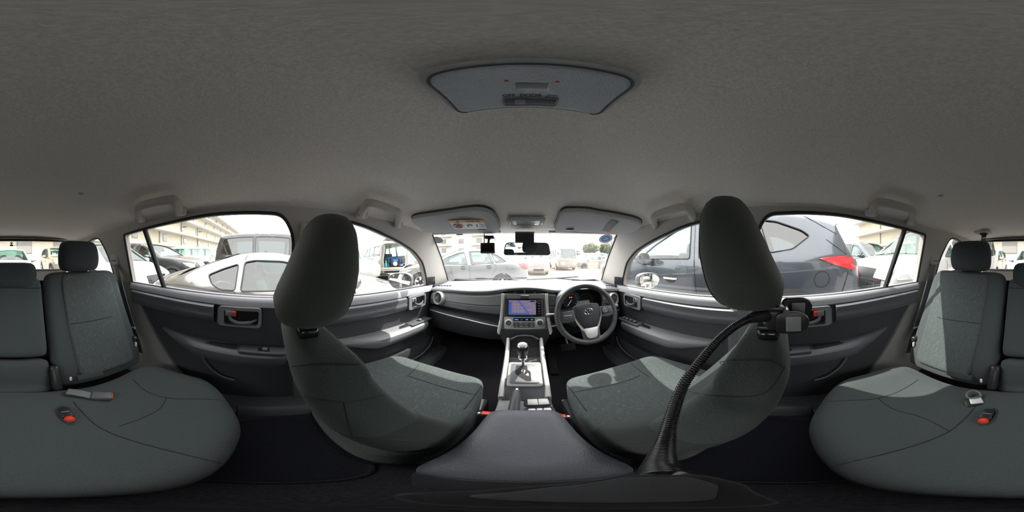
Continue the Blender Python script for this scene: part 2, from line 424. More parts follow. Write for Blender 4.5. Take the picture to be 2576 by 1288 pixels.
wn = [2]
def winname(): wn[0] += 1; return 'window_%d' % (wn[0] - 1)
for sgn, sd in ((-1, 'left'), (1, 'right')):
    wo = Thing(winname(), 'clear glass of the %s front door window' % sd, None, (sgn * .73, .6, .93), kind='structure')
    wo.add('pane', pane(sgn, FWIN), 'glass'); wo.add('rubber_seal', tube(onside(sgn, FWIN, .024), .0065, 6, True), 'rubber')
    # sail triangle ahead of the pane
    wo.add('corner_trim', thick(([Vector((sgn * .715, 1.055, .912)), Vector((sgn * .70, 1.012, .985)), Vector((sgn * .71, 1.16, .90)), Vector((sgn * .675, 1.10, .985))], [(0, 2, 3, 1)]), (sgn * .01, 0, 0)), 'satin_black')
    wo = Thing(winname(), 'clear glass of the %s rear door window with upright divider bar' % sd, None, (sgn * .73, -.3, .95), kind='structure')
    ycut = lambda z: -.53 - (z - .976) * .105
    A = [p for p in RWIN if p[0] > ycut(p[1])]; B = [p for p in RWIN if p[0] <= ycut(p[1])]
    wo.add('pane', pane(sgn, RWIN), 'glass')
    wo.add('rubber_seal', tube(onside(sgn, RWIN, .024), .0065, 6, True), 'rubber')
    bar = [Vector((sgn * (lat(z) - .012), -.532 - (z - .976) * .105 - .03 * ((z - .976) / .31) ** 2 * 0, z)) for z in lin(.970, 1.292, 7)]
    wo.add('divider_bar', tube(bar, .015, 8, False, .8), 'rubber')
    wo = Thing(winname(), 'small cargo quarter glass at the %s rear' % sd, None, (sgn * .72, -1.15, 1.0), kind='structure')
    wo.add('pane', pane(sgn, QWIN), 'glass'); wo.add('rubber_seal', tube(onside(sgn, QWIN, .022), .005, 6, True), 'rubber')
# --- windscreen
WE = [(.915, 1.293), (1.15, 1.132), (1.47, .88)]       # edge line (y, z)
def wsf(t, s):
    if t < .42: k = t / .42; y, z = .915 + .235 * k, 1.293 - .161 * k
    else: k = (t - .42) / .58; y, z = 1.15 + .32 * k, 1.132 - .252 * k
    bow = .045 + .055 * t
    x = s * (lat(z) - .02)
    return Vector((x, y + bow * (1 - s * s), z - .012 * (1 - s * s)))
ws = single('window_1', thick(gridf(wsf, lin(0, 1, 15), lin(-1, 1, 25)), (0, .003, .004)), 'glass', 'wide clear curved windscreen above the dashboard', kind='structure', ang=180)
edge = [wsf(t, -1) for t in lin(0, 1, 12)] + [wsf(1, s) for s in lin(-.95, .95, 15)] + [wsf(t, 1) for t in lin(1, 0, 12)]
structp(ws, 'black_edge', tube(edge, .007, 6), 'rubber')
def wspt(px, py):
    """point of the windscreen seen at a pixel"""
    d = ray(px, py); best = None
    for t in lin(0, 1, 101):
        for s in lin(-1, 1, 101):
            q = wsf(t, s) - Vector((0, 0, CAMZ)); e = (q.normalized() - d).length
            if best is None or e < best[0]: best = (e, t, s)
    return best[1], best[2], wsf(best[1], best[2])
# --- tailgate with rear window
def rgf(t, s): # t 0 top ..1 bottom
    y = -1.50 - .16 * t; z = 1.302 - .295 * t; hw = .53 + .05 * t
    x = s * hw; return Vector((x, y + .05 * (s * s), z - .012 * s * s * (1 - t)))
RG = rpoly([(-1, 0), (1, 0), (1, 1), (-1, 1)], .16, 5)
def rgl(loop): return [rgf(p[1], p[0]) for p in loop]
W, solid, _ = cdt(RG, [], [(a, b) for a in lin(-.9, .9, 13) for b in lin(.1, .9, 5)])
rw = Thing(winname(), 'wide rear window glass in the tailgate', None, (0, -1.6, 1.0), kind='structure')
rw.add('pane', thick(([rgf(p.y, p.x) for p in W], solid), (0, -.004, 0)), 'glass')
rw.add('rubber_seal', tube(rgl(RG), .011, 6, True), 'rubber')
outer = [(-1.16, -.06), (1.16, -.06), (1.22, 1.0), (1.22, 2.6), (-1.22, 2.6), (-1.22, 1.0)]
W, solid, _ = cdt(outer, [RG], [(a, b) for a in lin(-1.1, 1.1, 11) for b in lin(0, 2.5, 9)])
V, F = compact([rgf(p.y, p.x) + Vector((0, .012, 0)) for p in W], solid)
tg = single('wall_rear', thick((V, F), (0, -.03, 0)), 'pillar', 'pale grey inner trim of the tailgate below the rear window', kind='structure', ang=40)
# --- lower rear side walls and cargo floor
for sgn, sd in ((-1, 'left'), (1, 'right')):
    def lw(u, v):
        z = .28 + (.975 - .28) * v
        y0 = -.765 + max(0, .95 - z) * .75; y = y0 + (-1.66 - y0) * u
        return (sgn * (.688 - .012 * math.sin(v * PI) - .05 * max(0, .5 - v) + .016 * (v > .95)), y, z)
    single('trim_%d' % (1 if sgn < 0 else 2), thick(gridf(lw, lin(0, 1, 12), lin(0, 1, 12)), (sgn * .02, 0, 0)), 'side_grey',
           'grey moulded panel between %s rear door edge and tailgate' % sd, kind='structure')
single('trim_3', box((0, -1.22, .62), (1.30, .84, .03)), 'carpet', 'dark cargo floor behind the rear seat', kind='structure')
# --- floor, firewall, sills
def ff(y, x):
    t = math.exp(-(x / .13) ** 4); z = .30 + .075 * t + (.16 * max(0, (y - 1.05) / .35) if y > 1.05 else 0) - .03 * math.exp(-((abs(x) - .38) / .16) ** 4)
    return (x, y, z)
floor = single('floor', thick(gridf(ff, lin(-.85, 1.42, 40), lin(-.70, .70, 41)), (0, 0, -.02)), 'carpet', 'dark carpeted car floor with a raised centre tunnel', kind='structure', ang=180)
single('wall_front', thick(gridf(lambda v, x: (x, 1.40 + .05 * v, .40 + .52 * v), lin(0, 1, 4), lin(-.70, .70, 5)), (0, .02, 0)), 'carpet', 'dark firewall beyond the pedals', kind='structure')
for sgn, sd, n in ((-1, 'left', 4), (1, 'right', 5)):
    prof = [(.57, .29), (.585, .335), (.60, .352), (.685, .356), (.70, .34), (.70, .28)]
    single('trim_%d' % n, loft([[(sgn * a, y, b) for a, b in prof] for y in (-.42, 1.15)]), 'plastic_mid', 'grey door sill plate along the %s edge of the floor' % sd, kind='structure')
    single('trim_%d' % (n + 2), thick(gridf(lambda v, y: (sgn * (.665 + .0 * v), y, .30 + .62 * v), lin(0, 1, 5), lin(1.08, 1.47, 5)), (sgn * .02, 0, 0)), 'plastic_dark', 'dark kick panel at the %s end of the front footwell' % sd, kind='structure')
# --- doors
def make_door(n, sgn, rear, label):
    d = Thing('door_%d' % n, label, None, (sgn * .69, -.3 if rear else .6, .35), kind='structure')
    if rear:
        yA = lambda z: -.775 + max(0, .95 - z) * .75; yB = lambda z: .135
    else:
        yA = lambda z: .145; yB = lambda z: 1.12
    def prof(pr, us, name, m, th=.012, ang=35):
        def f(u, k):
            a, dz = pr[k]
            def yz(u):
                z = zb(0) + dz; y = yA(z) + (yB(z) - yA(z)) * u; z = zb(y) + dz if dz > -.2 else (zb(y) + dz) * max(0, 1 - (-.2 - dz) / .2) + (zb(0) + dz) * min(1, (-.2 - dz) / .2)
                return yA(z) + (yB(z) - yA(z)) * u, z
            y, z = yz(u); return (sgn * a, y, z)
        return d.add(name, thick(gridf(f, us, range(len(pr))), (sgn * th, 0, 0)), m, ang=ang)
    us = lin(0, 1, 16)
    prof([(.728, -.002), (.722, .004), (.700, .004), (.688, -.002), (.680, -.014), (.676, -.034), (.682, -.038)], us, 'belt_pad', 'dash_top', ang=60)
    prof([(.690, -.030), (.692, -.045), (.692, -.13), (.695, -.2), (.695, -.26), (.69, -.36), (.685, -.46), (.682, -.56), (.675, -.62)], us, 'panel', 'plastic_dark', ang=60)
    # ribbed trim band, split at the handle bezel
    if rear: spans = [(0.015, .60), (.985, .995)]; hb = (-.215, -.03) if True else None; yc = -.105; band = (-.745, -.235); hz0 = .885
    else: band = (.16, .755); hb = (.775, .955); hz0 = .828
    def bandf(y, k):
        pr = [(.690, -.036), (.672, -.040), (.662, -.046), (.660, -.062), (.664, -.080), (.661, -.084), (.662, -.100), (.672, -.122), (.690, -.130)]
        a, dz = pr[k]; return (sgn * a, y, zb(y) + dz)
    d.add('trim_band', thick(gridf(bandf, lin(band[0], band[1], 14), range(9)), (sgn * .01, 0, 0)), 'plastic_mid', ang=50)
    # handle bezel: plate with a recessed cup
    ya, yb_ = hb; yc = (ya + yb_) / 2; zc = zb(yc) - .083; hwid = (yb_ - ya) / 2; hh = .047
    flip = 1 if not rear else -1
    M = Matrix(((0, 0, -sgn, sgn * .664), (1, 0, 0, yc), (0, 1, 0, zc), (0, 0, 0, 1)))      # local x -> y, y -> z, z -> towards cabin
    slope = -.03 if not rear else -.015
    M = M @ Matrix.Rotation(slope, 4, 'Z')
    out = rpoly([(-hwid, -hh), (hwid, -hh), (hwid, hh), (-hwid, hh)], .02, 4)
    cup = rpoly([(-hwid + .028, -hh + .008), (hwid - .014, -hh + .012), (hwid - .010, hh - .014), (-hwid + .028, hh - .016)], .012, 4)
    W, solid, _ = cdt(out, [cup])
    bz = d.add('handle_bezel', xf(thick(compact([Vector((p.x, p.y, 0)) for p in W], solid), (0, 0, -.02)), M), 'plastic_light')
    d.add('handle_cup', xf(thick(([Vector((p[0], p[1], -.018)) for p in cup], [tuple(range(len(cup)))]), (0, 0, -.002)), M), 'black_hole', bz)
    # lever: curved blade
    x0 = -hwid + .03; x1 = hwid - .02
    lev = [(x1, -.010, -.012), (x1 - .03, -.020, .004), (0, -.024, .006), (x0 + .03, -.012, .004), (x0 + .022, .006, -.004)]
    d.add('lever', xf(tube(crom(lev, 5), [.006] * 5 + [.009] * 11 + [.008] * 5, 8, False, 1.0), M), 'plastic_mid', bz)
    lx = x0 + .020
    d.add('lock_housing', xf(rbox((lx, .017, -.004), (.034, .026, .016), .004), M), 'silver_matt' if not rear else 'plastic_light', bz)
    d.add('lock_knob', xf(rbox((lx + (.022 if rear else .0), .017, .0), (.016, .024, .016), .003), M), 'red' if rear else 'plastic_dark', bz, label='red lock tab' if rear else None)
    # armrest with pull cup
    if rear: y0, y1, z0, z1 = -.52, .10, .742, .700
    else: y0, y1, z0, z1 = .26, .98, .715, .672
    rings = []
    for i, t in enumerate(lin(0, 1, 15)):
        y = y0 + (y1 - y0) * t; z = z0 + (z1 - z0) * t; k = min(1, .10 + t * 2.6, .25 + (1 - t) * 9)
        rings.append([(sgn * a, y, z + b) for a, b in [(.700, .012), (.690 - .03 * k, .012), (.690 - .058 * k, .008), (.690 - .074 * k, -.006), (.690 - .076 * k, -.026 * k), (.690 - .066 * k, -.060 * k), (.690 - .03 * k, -.085 * k), (.700, -.10 * k)]])
    ar = d.add('armrest', loft(rings), 'plastic_light' if not rear else 'plastic_mid', ang=40)
    ytc = (y0 + (y1 - y0) * .50) if rear else (y0 + (y1 - y0) * .66)
    def az(y): return z0 + (z1 - z0) * (y - y0) / (y1 - y0)
    cupl = .16
    d.add('pull_cup', rbox((sgn * .662, ytc, az(ytc) + .006), (.036, cupl, .018), .008, 3), 'black_hole', ar)
    # switch plate and window switch
    ysw = y1 - .12 if rear else y1 - .115
    sw = d.add('switch_plate', xf(rbox((0, 0, 0), (.062, .20 if rear else .215, .012), .005), Matrix.Translation((sgn * .655, ysw, az(ysw) + .013)) @ Matrix.Rotation((z1 - z0) / (y1 - y0), 4, 'X')), 'plastic_mid')
    nsw = 1 if (rear or sgn < 0) else 4
    for k in range(nsw):
        yy = ysw + (.0 if nsw == 1 else (.066 - .040 * k)); xx = sgn * (.652)
        d.add('window_switch_well', rbox((xx, yy, az(yy) + .019), (.030, .046 if nsw == 1 else .034, .006), .002), 'black_hole', sw)
        d.add('window_switch', rbox((xx, yy + .004, az(yy) + .024), (.018, .020, .010), .003), 'plastic_light', sw)
    # map pocket
    if not rear:
        pk = [(sgn * a, y, z) for a, y, z in [(.640, .62, .47), (.630, .70, .43), (.628, .84, .42), (.632, .96, .45), (.645, 1.02, .50)]]
        d.add('pocket_rim', tube(crom(pk, 5), .006, 6), 'plastic_mid')
        d.add('map_pocket', loft([[(sgn * (.690 - w_ * k), y, z) for w_, z in [(0, .50), (.045, .505), (.055, .47), (.045, .37), (0, .36)]] for y, k in [(.56, .1), (.64, .9), (.8, 1), (.95, .95), (1.06, .1)]]), 'plastic_dark', ang=60)
    else:
        pk = [(sgn * .668, y, z) for y, z in [(-.30, .66), (-.26, .58), (-.20, .52), (-.14, .50)]]
        d.add('pocket_rim', tube(crom(pk, 5), .006, 6), 'plastic_mid')
    return d
make_door(1, -1, False, 'front door inner panel on the left, beside the front passenger seat')
make_door(2, 1, False, 'front door inner panel on the right, beside the steering wheel, four window switches')
make_door(3, -1, True, 'left rear door inner panel with red lock tab')
make_door(4, 1, True, 'right rear door inner panel with red lock tab')
# ================================================================== seats
from mathutils.bvhtree import BVHTree
EYE = Vector((0, 0, CAMZ))
def seamline(g, pix, r=.0016, lift=.0004, n=4):
    """a stitched seam lying on surface g along picked points"""
    bv = BVHTree.FromPolygons([tuple(p) for p in g[0]], [tuple(f) for f in g[1]])
    fine = crom([Vector((a, b, 0)) for a, b in pix], 5); P = []
    for q in fine:
        loc, nor, idx, dist = bv.ray_cast(EYE, ray(q.x, q.y))
        if loc is not None: P.append(loc - ray(q.x, q.y) * lift)
    return tube(P, r, n) if len(P) > 2 else None
def seams(t, g, lines, parent=None, m='seam', r=.0016):
    for pix in lines:
        s = seamline(g, pix, r)
        if s: t.add('seam', s, m, parent)
def cushion(outline, zf, skirt, r, rings=12, inset=None):
    """soft slab: 2D outline, top height function, skirt bottom z, edge radius"""
    n = len(outline); cx = sum(p[0] for p in outline) / n; cy = sum(p[1] for p in outline) / n
    c = Vector((cx, cy, 0)); R = []
    size = min(max(p[0] for p in outline) - min(p[0] for p in outline), max(p[1] for p in outline) - min(p[1] for p in outline)) / 2
    kr = 1 - r / size
    for k in lin(.04, kr, rings):
        R.append([Vector((cx + (p[0] - cx) * k, cy + (p[1] - cy) * k, 0)) for p in outline])
    for q in R:
        for p in q: p.z = zf(p.x, p.y)
    for a in lin(.15, 1, 6):
        k = kr + (1 - kr) * math.sin(a * PI / 2); ring = []
        for p in outline:
            x, y = cx + (p[0] - cx) * k, cy + (p[1] - cy) * k
            ring.append(Vector((x, y, zf(x, y) - r * (1 - math.cos(a * PI / 2)))))
        R.append(ring)
    last = R[-1]
    for f in (.3, .65, 1):
        R.append([Vector((cx + (p.x - cx) * (1 - .03 * f), cy + (p.y - cy) * (1 - .03 * f), p.z + (skirt - p.z) * f)) for p in last])
    V, F = loft(R, caps=False); V = list(V); i0 = len(V); V.append(Vector((cx, cy, zf(cx, cy)))); F = list(F)
    for k in range(n): F.append((i0, k, (k + 1) % n))
    F.append(tuple((len(R) - 1) * n + k for k in range(n)))
    return V, F
def spoly(hx_, hy_, cx=0, cy=0, e=.35, n=56):
    return [(cx + hx_ * sp(math.cos(2 * PI * i / n), e), cy + hy_ * sp(math.sin(2 * PI * i / n), e)) for i in range(n)]
# ---------------------------------------------------------------- front seats
def front_seat(name, sgn, label, dyt, dzh, bigseams, cseams):
    cx = sgn * .36
    t = Thing(name, label, 'car seat', (cx, .36, .31))
    # cushion
    def zf(x, y):
        u = abs(x - cx) / .225; v = (y - .16) / .46
        return .560 + .042 * max(0, min(1.1, u)) ** 3.5 + .030 * max(0, v) - .020 * max(0, (v - .8) / .2) ** 2 + .008 * math.cos(min(1, u) * PI)
    cg = cushion([(cx + p[0] * (1 - .10 * max(0, (p[1]) / .25)), .375 + p[1]) for p in spoly(.240, .250, e=.38)], zf, .40, .04)
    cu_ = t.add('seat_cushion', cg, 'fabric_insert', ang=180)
    seams(t, cg, cseams, cu_, r=.0018)
    t.add('seat_base', loft([spl for spl in [[(cx + p[0], .35 + p[1], z) for p in spoly(.20 + e, .22, e=.3, n=24)] for z, e in [(.33, -.03), (.37, .0), (.42, .02)]]]), 'satin_black')
    # cushion side valance
    t.add('side_shield', rbox((cx - sgn * .225, .36, .44), (.03, .36, .09), .01), 'plastic_dark')
    # backrest: rings up the recline
    def ring(h, n=64):
        z = .415 + .53 * h
        yb = interp([(0, .185), (.25, .150), (.5, .105), (.75, .062), (.9, .040), (1, .033)], h) + dyt * h
        yf = interp([(0, .385), (.25, .335), (.5, .265), (.75, .190), (1, .140)], h) + dyt * h
        hw = interp([(0, .205), (.1, .226), (.35, .238), (.6, .235), (.8, .218), (1, .190)], h)
        out = []
        for i in range(n):
            a = 2 * PI * i / n; c, s = math.cos(a), math.sin(a); x = hw * sp(c, .55); ym = (yb + yf) / 2; hd = (yf - yb) / 2
            y = ym + hd * sp(s, .6)
            if s > 0: y += .042 * abs(x / hw) ** 4 * (1 - .6 * h) - .012 * (1 - abs(x / hw))
            else: y -= .010 * (1 - (x / hw) ** 2) * math.sin(PI * min(1, h + .15))
            out.append(Vector((cx + x, y, z - (.035 * max(0, -s) * (1 - h) ** 6))))
        return out
    R = []
    r0 = ring(0); c0 = sum(r0, Vector()) / len(r0)
    for k, dz in ((.3, -.018), (.75, -.015), (.93, -.008)): R.append([c0 + (p - c0) * k + Vector((0, 0, dz)) for p in r0])
    for h in lin(0, 1, 30): R.append(ring(h))
    r1 = ring(1); c1 = sum(r1, Vector()) / len(r1)
    for a in lin(.15, 1, 7):
        k = math.cos(a * PI / 2 * .93); dz = .048 * math.sin(a * PI / 2)
        R.append([Vector((c1.x + (p.x - c1.x) * (k if k < .55 else 1 - (1 - k) * .55 - 0), c1.y + (p.y - c1.y) * (.25 + .75 * k), p.z + dz)) for p in r1])
    bgm = loft(R)
    zk = lambda V, F, lo, hi: [f for f in F if lo <= sum(V[i].z for i in f) / len(f) < hi]
    V, F = bgm
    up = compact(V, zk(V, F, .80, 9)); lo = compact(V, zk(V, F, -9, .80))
    b1 = t.add('backrest', lo, 'fabric_back_shaded', ang=180); b2 = t.add('backrest_upper', up, 'knit', ang=180, label='ribbed knit upper back')
    seams(t, bgm, bigseams, b1, r=.0014)
    # head restraint
    z0, z1 = 1.008 + dzh, 1.238 + dzh; dyh = dyt * .35
    R = []; m = 15
    for i in range(m):
        v = i / (m - 1); a = (v * 2 - 1); zz = (z0 + z1) / 2 + (z1 - z0) / 2 * math.sin(a * PI / 2)
        k = max(.03, math.cos(a * PI / 2)) ** .42
        hwid = interp([(0, .130), (.3, .144), (.7, .136), (1, .116)], v) * k
        yb = interp([(0, .034), (.12, .004), (.30, .006), (.5, .042), (.7, .072), (.85, .084), (1, .092)], v); yf = interp([(0, .128), (.25, .158), (.5, .170), (.75, .172), (1, .160)], v)
        ym = (yb + yf) / 2; hd = (yf - yb) / 2 * (.45 + .55 * k)
        R.append([Vector((cx + hwid * sp(math.cos(2 * PI * j / 44), .72), ym + dyh + hd * sp(math.sin(2 * PI * j / 44), .85), zz)) for j in range(44)])
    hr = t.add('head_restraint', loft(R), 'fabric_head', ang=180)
    pts = [R[i][j] for i in range(m) for j in (4,)]
    pts = [Vector((p.x + sgn * 0 , p.y + .001, p.z)) for p in pts]
    t.add('seam', tube(crom([q + (q - Vector((cx, .08 + dyh, q.z))).normalized() * .0005 for q in [R[i][6 if sgn < 0 else 16] for i in range(1, m - 1)]], 3), .0016, 4), 'seam', hr)
    for s in (-1, 1):
        px_ = cx + s * .058; py_ = .072 + dyt
        t.add('headrest_post', tube([(px_, py_ + .012, z0 + .04), (px_, py_, .985)], .0065, 10), 'chrome')
        t.add('post_sleeve', rbox((px_, py_, .998), (.046, .040, .026), .010, 3), 'gloss_black')
    # recline-side hardware
    t.add('hinge_cover', rbox((cx - sgn * .215, .33, .45), (.02, .09, .11), .012, 3), 'satin_black')
    return t
SL = [[(690, 945), (735, 922), (800, 915), (870, 916), (945, 915)],
      [(690, 945), (720, 975), (780, 1000), (865, 1010), (940, 1000), (1000, 983), (1040, 970), (1066, 978)],
      [(865, 1010), (875, 1055), (887, 1098)], [(890, 1099), (960, 1104), (1080, 1112), (1150, 1112)]]
SR = [[(1760, 918), (1850, 906), (1935, 908), (1975, 925)],
      [(1715, 975), (1760, 990), (1860, 998), (1930, 985), (1972, 928)], [(1480, 1122), (1560, 1124), (1680, 1122)]]
front_seat('passenger_seat', -1, 'dark grey front seat on the left, head restraint bare, with nothing clipped to it', 0.0, 0.0, SL, [[(1072, 901), (1050, 922), (1029, 943)], [(1025, 945), (1110, 972), (1196, 993)], [(1232, 938), (1215, 965), (1196, 993), (1167, 1031)], [(1254, 951), (1252, 975), (1248, 996), (1218, 1034)]])
front_seat('driver_seat', 1, 'dark grey front seat behind the steering wheel, with a clamp on its headrest posts', -.050, .036, SR, [[(1572, 900), (1600, 925), (1632, 948)], [(1441, 987), (1505, 975), (1570, 960), (1610, 945)], [(1404, 935), (1420, 960), (1441, 987), (1476, 1035)], [(1379, 955), (1381, 975), (1387, 998), (1429, 1040)]])
# ---------------------------------------------------------------- rear bench
rb = Thing('rear_bench_seat', 'dark grey three-place rear bench seat with split backrest', 'car seat', (0, -.4, .36))
CZ = lambda x, y: (.560 + .010 * min(1, max(0, (y + .5) / .4)) - .022 * math.exp(-((abs(x) - .31) / .13) ** 2) * min(1, max(0, -y / .3)) + .022 * math.exp(-((abs(x) - .535) / .07) ** 2) + .010 * math.exp(-(x / .12) ** 2) - .03 * max(0, (-.46 - y) / .1) ** 2)
ol = []
for i in range(120):
    a = 2 * PI * i / 120; c, s = math.cos(a), math.sin(a); hw = .600
    x = hw * sp(c, .42); y = -.315 + sp(s, .40) * (.262 - (.15 * max(0, abs(x) - .30) ** 2 / .09 if s > 0 else 0))
    ol.append((x, y))
cg = cushion(ol, CZ, .37, .05, 16)
cu = rb.add('seat_cushion', cg, 'fabric', ang=180)
seams(rb, cg, [[(185, 1010), (200, 1030), (250, 1075), (330, 1108), (450, 1140), (555, 1165)], [(335, 955), (370, 985), (430, 1002), (520, 1004), (600, 1010)],
               [(300, 1072), (350, 1055), (400, 1030), (420, 1000)],
               [(2455, 1022), (2420, 1060), (2370, 1095), (2270, 1130), (2100, 1172)], [(2310, 955), (2260, 985), (2200, 1003), (2120, 1008), (2030, 1012)],
               [(2390, 1085), (2320, 1050), (2250, 1030), (2210, 1003)]], cu, r=.0018)
for sgn in (-1, 1):     # woven centre inserts of the cushion follow the seams; the recess round each buckle
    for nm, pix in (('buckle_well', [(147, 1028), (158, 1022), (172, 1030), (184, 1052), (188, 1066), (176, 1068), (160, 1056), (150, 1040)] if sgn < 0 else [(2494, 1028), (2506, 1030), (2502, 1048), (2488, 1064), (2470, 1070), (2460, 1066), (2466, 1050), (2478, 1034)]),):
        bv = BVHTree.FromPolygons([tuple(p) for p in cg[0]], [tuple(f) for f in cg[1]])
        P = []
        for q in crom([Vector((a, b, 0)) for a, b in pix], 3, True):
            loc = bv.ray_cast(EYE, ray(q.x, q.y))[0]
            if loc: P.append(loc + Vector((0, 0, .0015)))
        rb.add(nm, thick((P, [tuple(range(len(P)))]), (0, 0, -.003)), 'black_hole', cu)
        rb.add('well_rim', tube([p for p in P], .003, 6, True), 'fabric_dark', cu)
UPB = Vector((0, -.26, .51)).normalized()
BM = frame((0, -.585, .535), (-1, 0, 0), UPB)
def backsec(name, x0, x1, h0, h1, dep, bul, m, e=.25, r=.035):
    c = (x0 + x1) / 2; g = cushion([(-c + p[0], (h0 + h1) / 2 + p[1]) for p in spoly((x1 - x0) / 2, (h1 - h0) / 2, e=e)],
        lambda x, y: dep + bul * (1 - ((x + c) / ((x1 - x0) / 2)) ** 2) - .018 * math.exp(-((y - .02) / .05) ** 2), -.06, r)
    g = xf(g, BM); return rb.add(name, g, m, ang=180), g
for sgn in (-1, 1):
    x0, x1 = (-.590, -.150) if sgn < 0 else (.150, .590)
    b, g = backsec('backrest', x0, x1, -.01, .583, .045, .012, 'fabric', .2)
    c = (x0 + x1) / 2
    pi_ = spoly(.148, .262, e=.16, n=48)
    g2 = cushion([(-c - sgn * .012 + p[0] * (1 - .1 * (p[1] < 0) * abs(p[1]) / .3), .295 + p[1]) for p in pi_], lambda x, y: .0555 + .006 * (1 - ((x + c) / .2) ** 2), .03, .012)
    ins = rb.add('back_insert', xf(g2, BM), 'fabric_insert', b, ang=180, label='woven insert with fine slanted flecks')
    seams(rb, xf(g2, BM), [[(152, 818), (200, 812), (245, 804), (283, 795)]] if sgn < 0 else [[(2358, 798), (2400, 806), (2450, 812), (2492, 820)]], ins, r=.0022)
    # seat belt stowage tab, white tag
    tp = hy(178, 953, -.60) if sgn < 0 else hy(2468, 958, -.60)
    # head restraint
    R = []
    hc = sgn * .345; m = 13
    for i in range(m):
        v = i / (m - 1); a = v * 2 - 1; zz = 1.150 + .080 * math.sin(a * PI / 2); k = max(.04, math.cos(a * PI / 2)) ** .22
        hwid = (.120 - .014 * v) * k; hd = .048 * (.5 + .5 * k); yc = -.815 - .012 * v + .018 * math.sin(v * PI)
        R.append([Vector((hc - sgn * .012 * v * 0 + hwid * sp(math.cos(2 * PI * j / 40), .48), yc + hd * sp(math.sin(2 * PI * j / 40), .75), zz)) for j in range(40)])
    rb.add('head_restraint', loft(R), 'fabric_dark', ang=180)
    for s in (-1, 1):
        rb.add('headrest_post', tube([(hc + s * .062, -.822, 1.10), (hc + s * .062, -.816, 1.035)], .0065, 8), 'chrome')
        rb.add('post_sleeve', rbox((hc + s * .062, -.818, 1.052), (.034, .03, .014), .005), 'plastic_mid')
b, g = backsec('centre_backrest', -.138, .138, .165, .545, .052, .006, 'fabric', .16, .022)
rb.add('seam', xf(tube([(-.132, .49, .0575), (0, .492, .0585), (.132, .49, .0575)], .0018, 4), BM), 'seam', b)
backsec('centre_lower_pad', -.138, .138, -.02, .150, .052, .006, 'fabric', .2, .022)
R = []
for i in range(11):
    v = i / 10; a = v * 2 - 1; zz = 1.058 + .058 * math.sin(a * PI / 2); k = max(.05, math.cos(a * PI / 2)) ** .2
    R.append([Vector((.118 * k * sp(math.cos(2 * PI * j / 40), .42), -.80 - .012 * v + .05 * (.5 + .5 * k) * sp(math.sin(2 * PI * j / 40), .7), zz)) for j in range(40)])
rb.add('centre_head_restraint', loft(R), 'fabric_dark', ang=180)
for sgn in (-1, 1):
    rb.add('hinge_cover', xf(rbox((sgn * .153, .055, .035), (.036, .125, .06), .012, 3), BM), 'satin_black')
    rb.add('side_latch', rbox((sgn * .565, -.615, .655), (.03, .05, .10), .012, 3), 'satin_black')
    rb.add('latch_tag', rbox((sgn * .552, -.586, .665), (.006, .012, .026), .002), 'white')
# white tags on the inner edge of each outer backrest
for px, py in ((178, 953), (2468, 958)):
    bv = BVHTree.FromPolygons([tuple(p) for p in g[0]], [tuple(f) for f in g[1]])
    p = hy(px, py, -.535); rb.add('fabric_tag', rbox(p, (.008, .006, .020), .001), 'white')
rb.add('seat_shell', xf(rbox((0, .27, -.075), (1.24, .60, .03), .01), BM), 'carpet')
rb.add('seat_pan', box((0, -.36, .34), (1.16, .50, .08)), 'satin_black')
# plastic belt stalk pads on the backrest foot
for sgn in (-1, 1):
    rb.add('anchor_flap', xf(rbox((-sgn * .285 , .035, .056), (.11, .030, .012), .008, 3), BM), 'fabric_dark')
# ---------------------------------------------------------------- belt hardware
def bv_hit(px, py): 
    return BVHTree.FromPolygons([tuple(p) for p in cg[0]], [tuple(f) for f in cg[1]]).ray_cast(EYE, ray(px, py))[0]
for sgn in (-1, 1):
    c = bv_hit(168, 1046) if sgn < 0 else bv_hit(2480, 1051); sd = 'left' if sgn < 0 else 'right'
    bk = Thing('seat_belt_buckle', 'black belt buckle with round red button sunk in the bench, %s of centre' % sd, 'buckle', c, group='buckles sunk in the rear bench')
    M = frame(c + Vector((0, 0, .008)), (-sgn * .2, .98, 0), (-1, -.2, 0)) if False else Matrix.Translation(c + Vector((0, 0, .006))) @ Matrix.Rotation(sgn * math.radians(3), 4, 'Z')
    bk.add('body', xf(rbox((0, -.012, 0), (.030, .052, .018), .005, 3), M), 'satin_black')
    bk.add('release_button', xf(lathe([(0, .013), (.008, .012), (.0125, .006), (.013, -.004)], Matrix.Translation((0, .022, 0)), 20), M), 'red')
    bk.add('label_line', xf(box((0, -.012, .0095), (.022, .0015, .001)), M), 'grey_print')
# loose buckle lying on the left place, folded tongue on the right
c = bv_hit(246, 1000); lb = Thing('loose_belt_buckle', 'grey belt buckle on a short strap lying on the left rear place', 'buckle', c)
M = Matrix.Translation(c + Vector((0, 0, .013))) @ Matrix.Rotation(math.radians(55), 4, 'Z')
lb.add('body', xf(rbox((0, .012, 0), (.042, .066, .020), .006, 3), M), 'plastic_mid')
lb.add('release_button', xf(rbox((0, .044, 0), (.032, .006, .012), .002), M), 'red')
lb.add('strap', xf(ribbon([(0, -.02, -.002), (0, -.045, .006), (0, -.075, .012), (0, -.10, .010)], (.036, 0, 0), .004), M), 'belt')
c = bv_hit(2453, 1006); lb = Thing('folded_belt_tongue', 'silver belt tongue with grey loop folded on the right rear place', 'belt tongue', c)
M = Matrix.Translation(c + Vector((0, 0, .008))) @ Matrix.Rotation(math.radians(35), 4, 'Z')
lb.add('tongue_plate', xf(rbox((0, .012, 0), (.038, .034, .006), .003), M), 'silver')
lb.add('loop', xf(tube(crom([(-.017, -.005, .004), (-.020, -.030, .006), (0, -.048, .006), (.020, -.030, .006), (.017, -.005, .004)], 5, True), .0042, 8), M), 'belt')
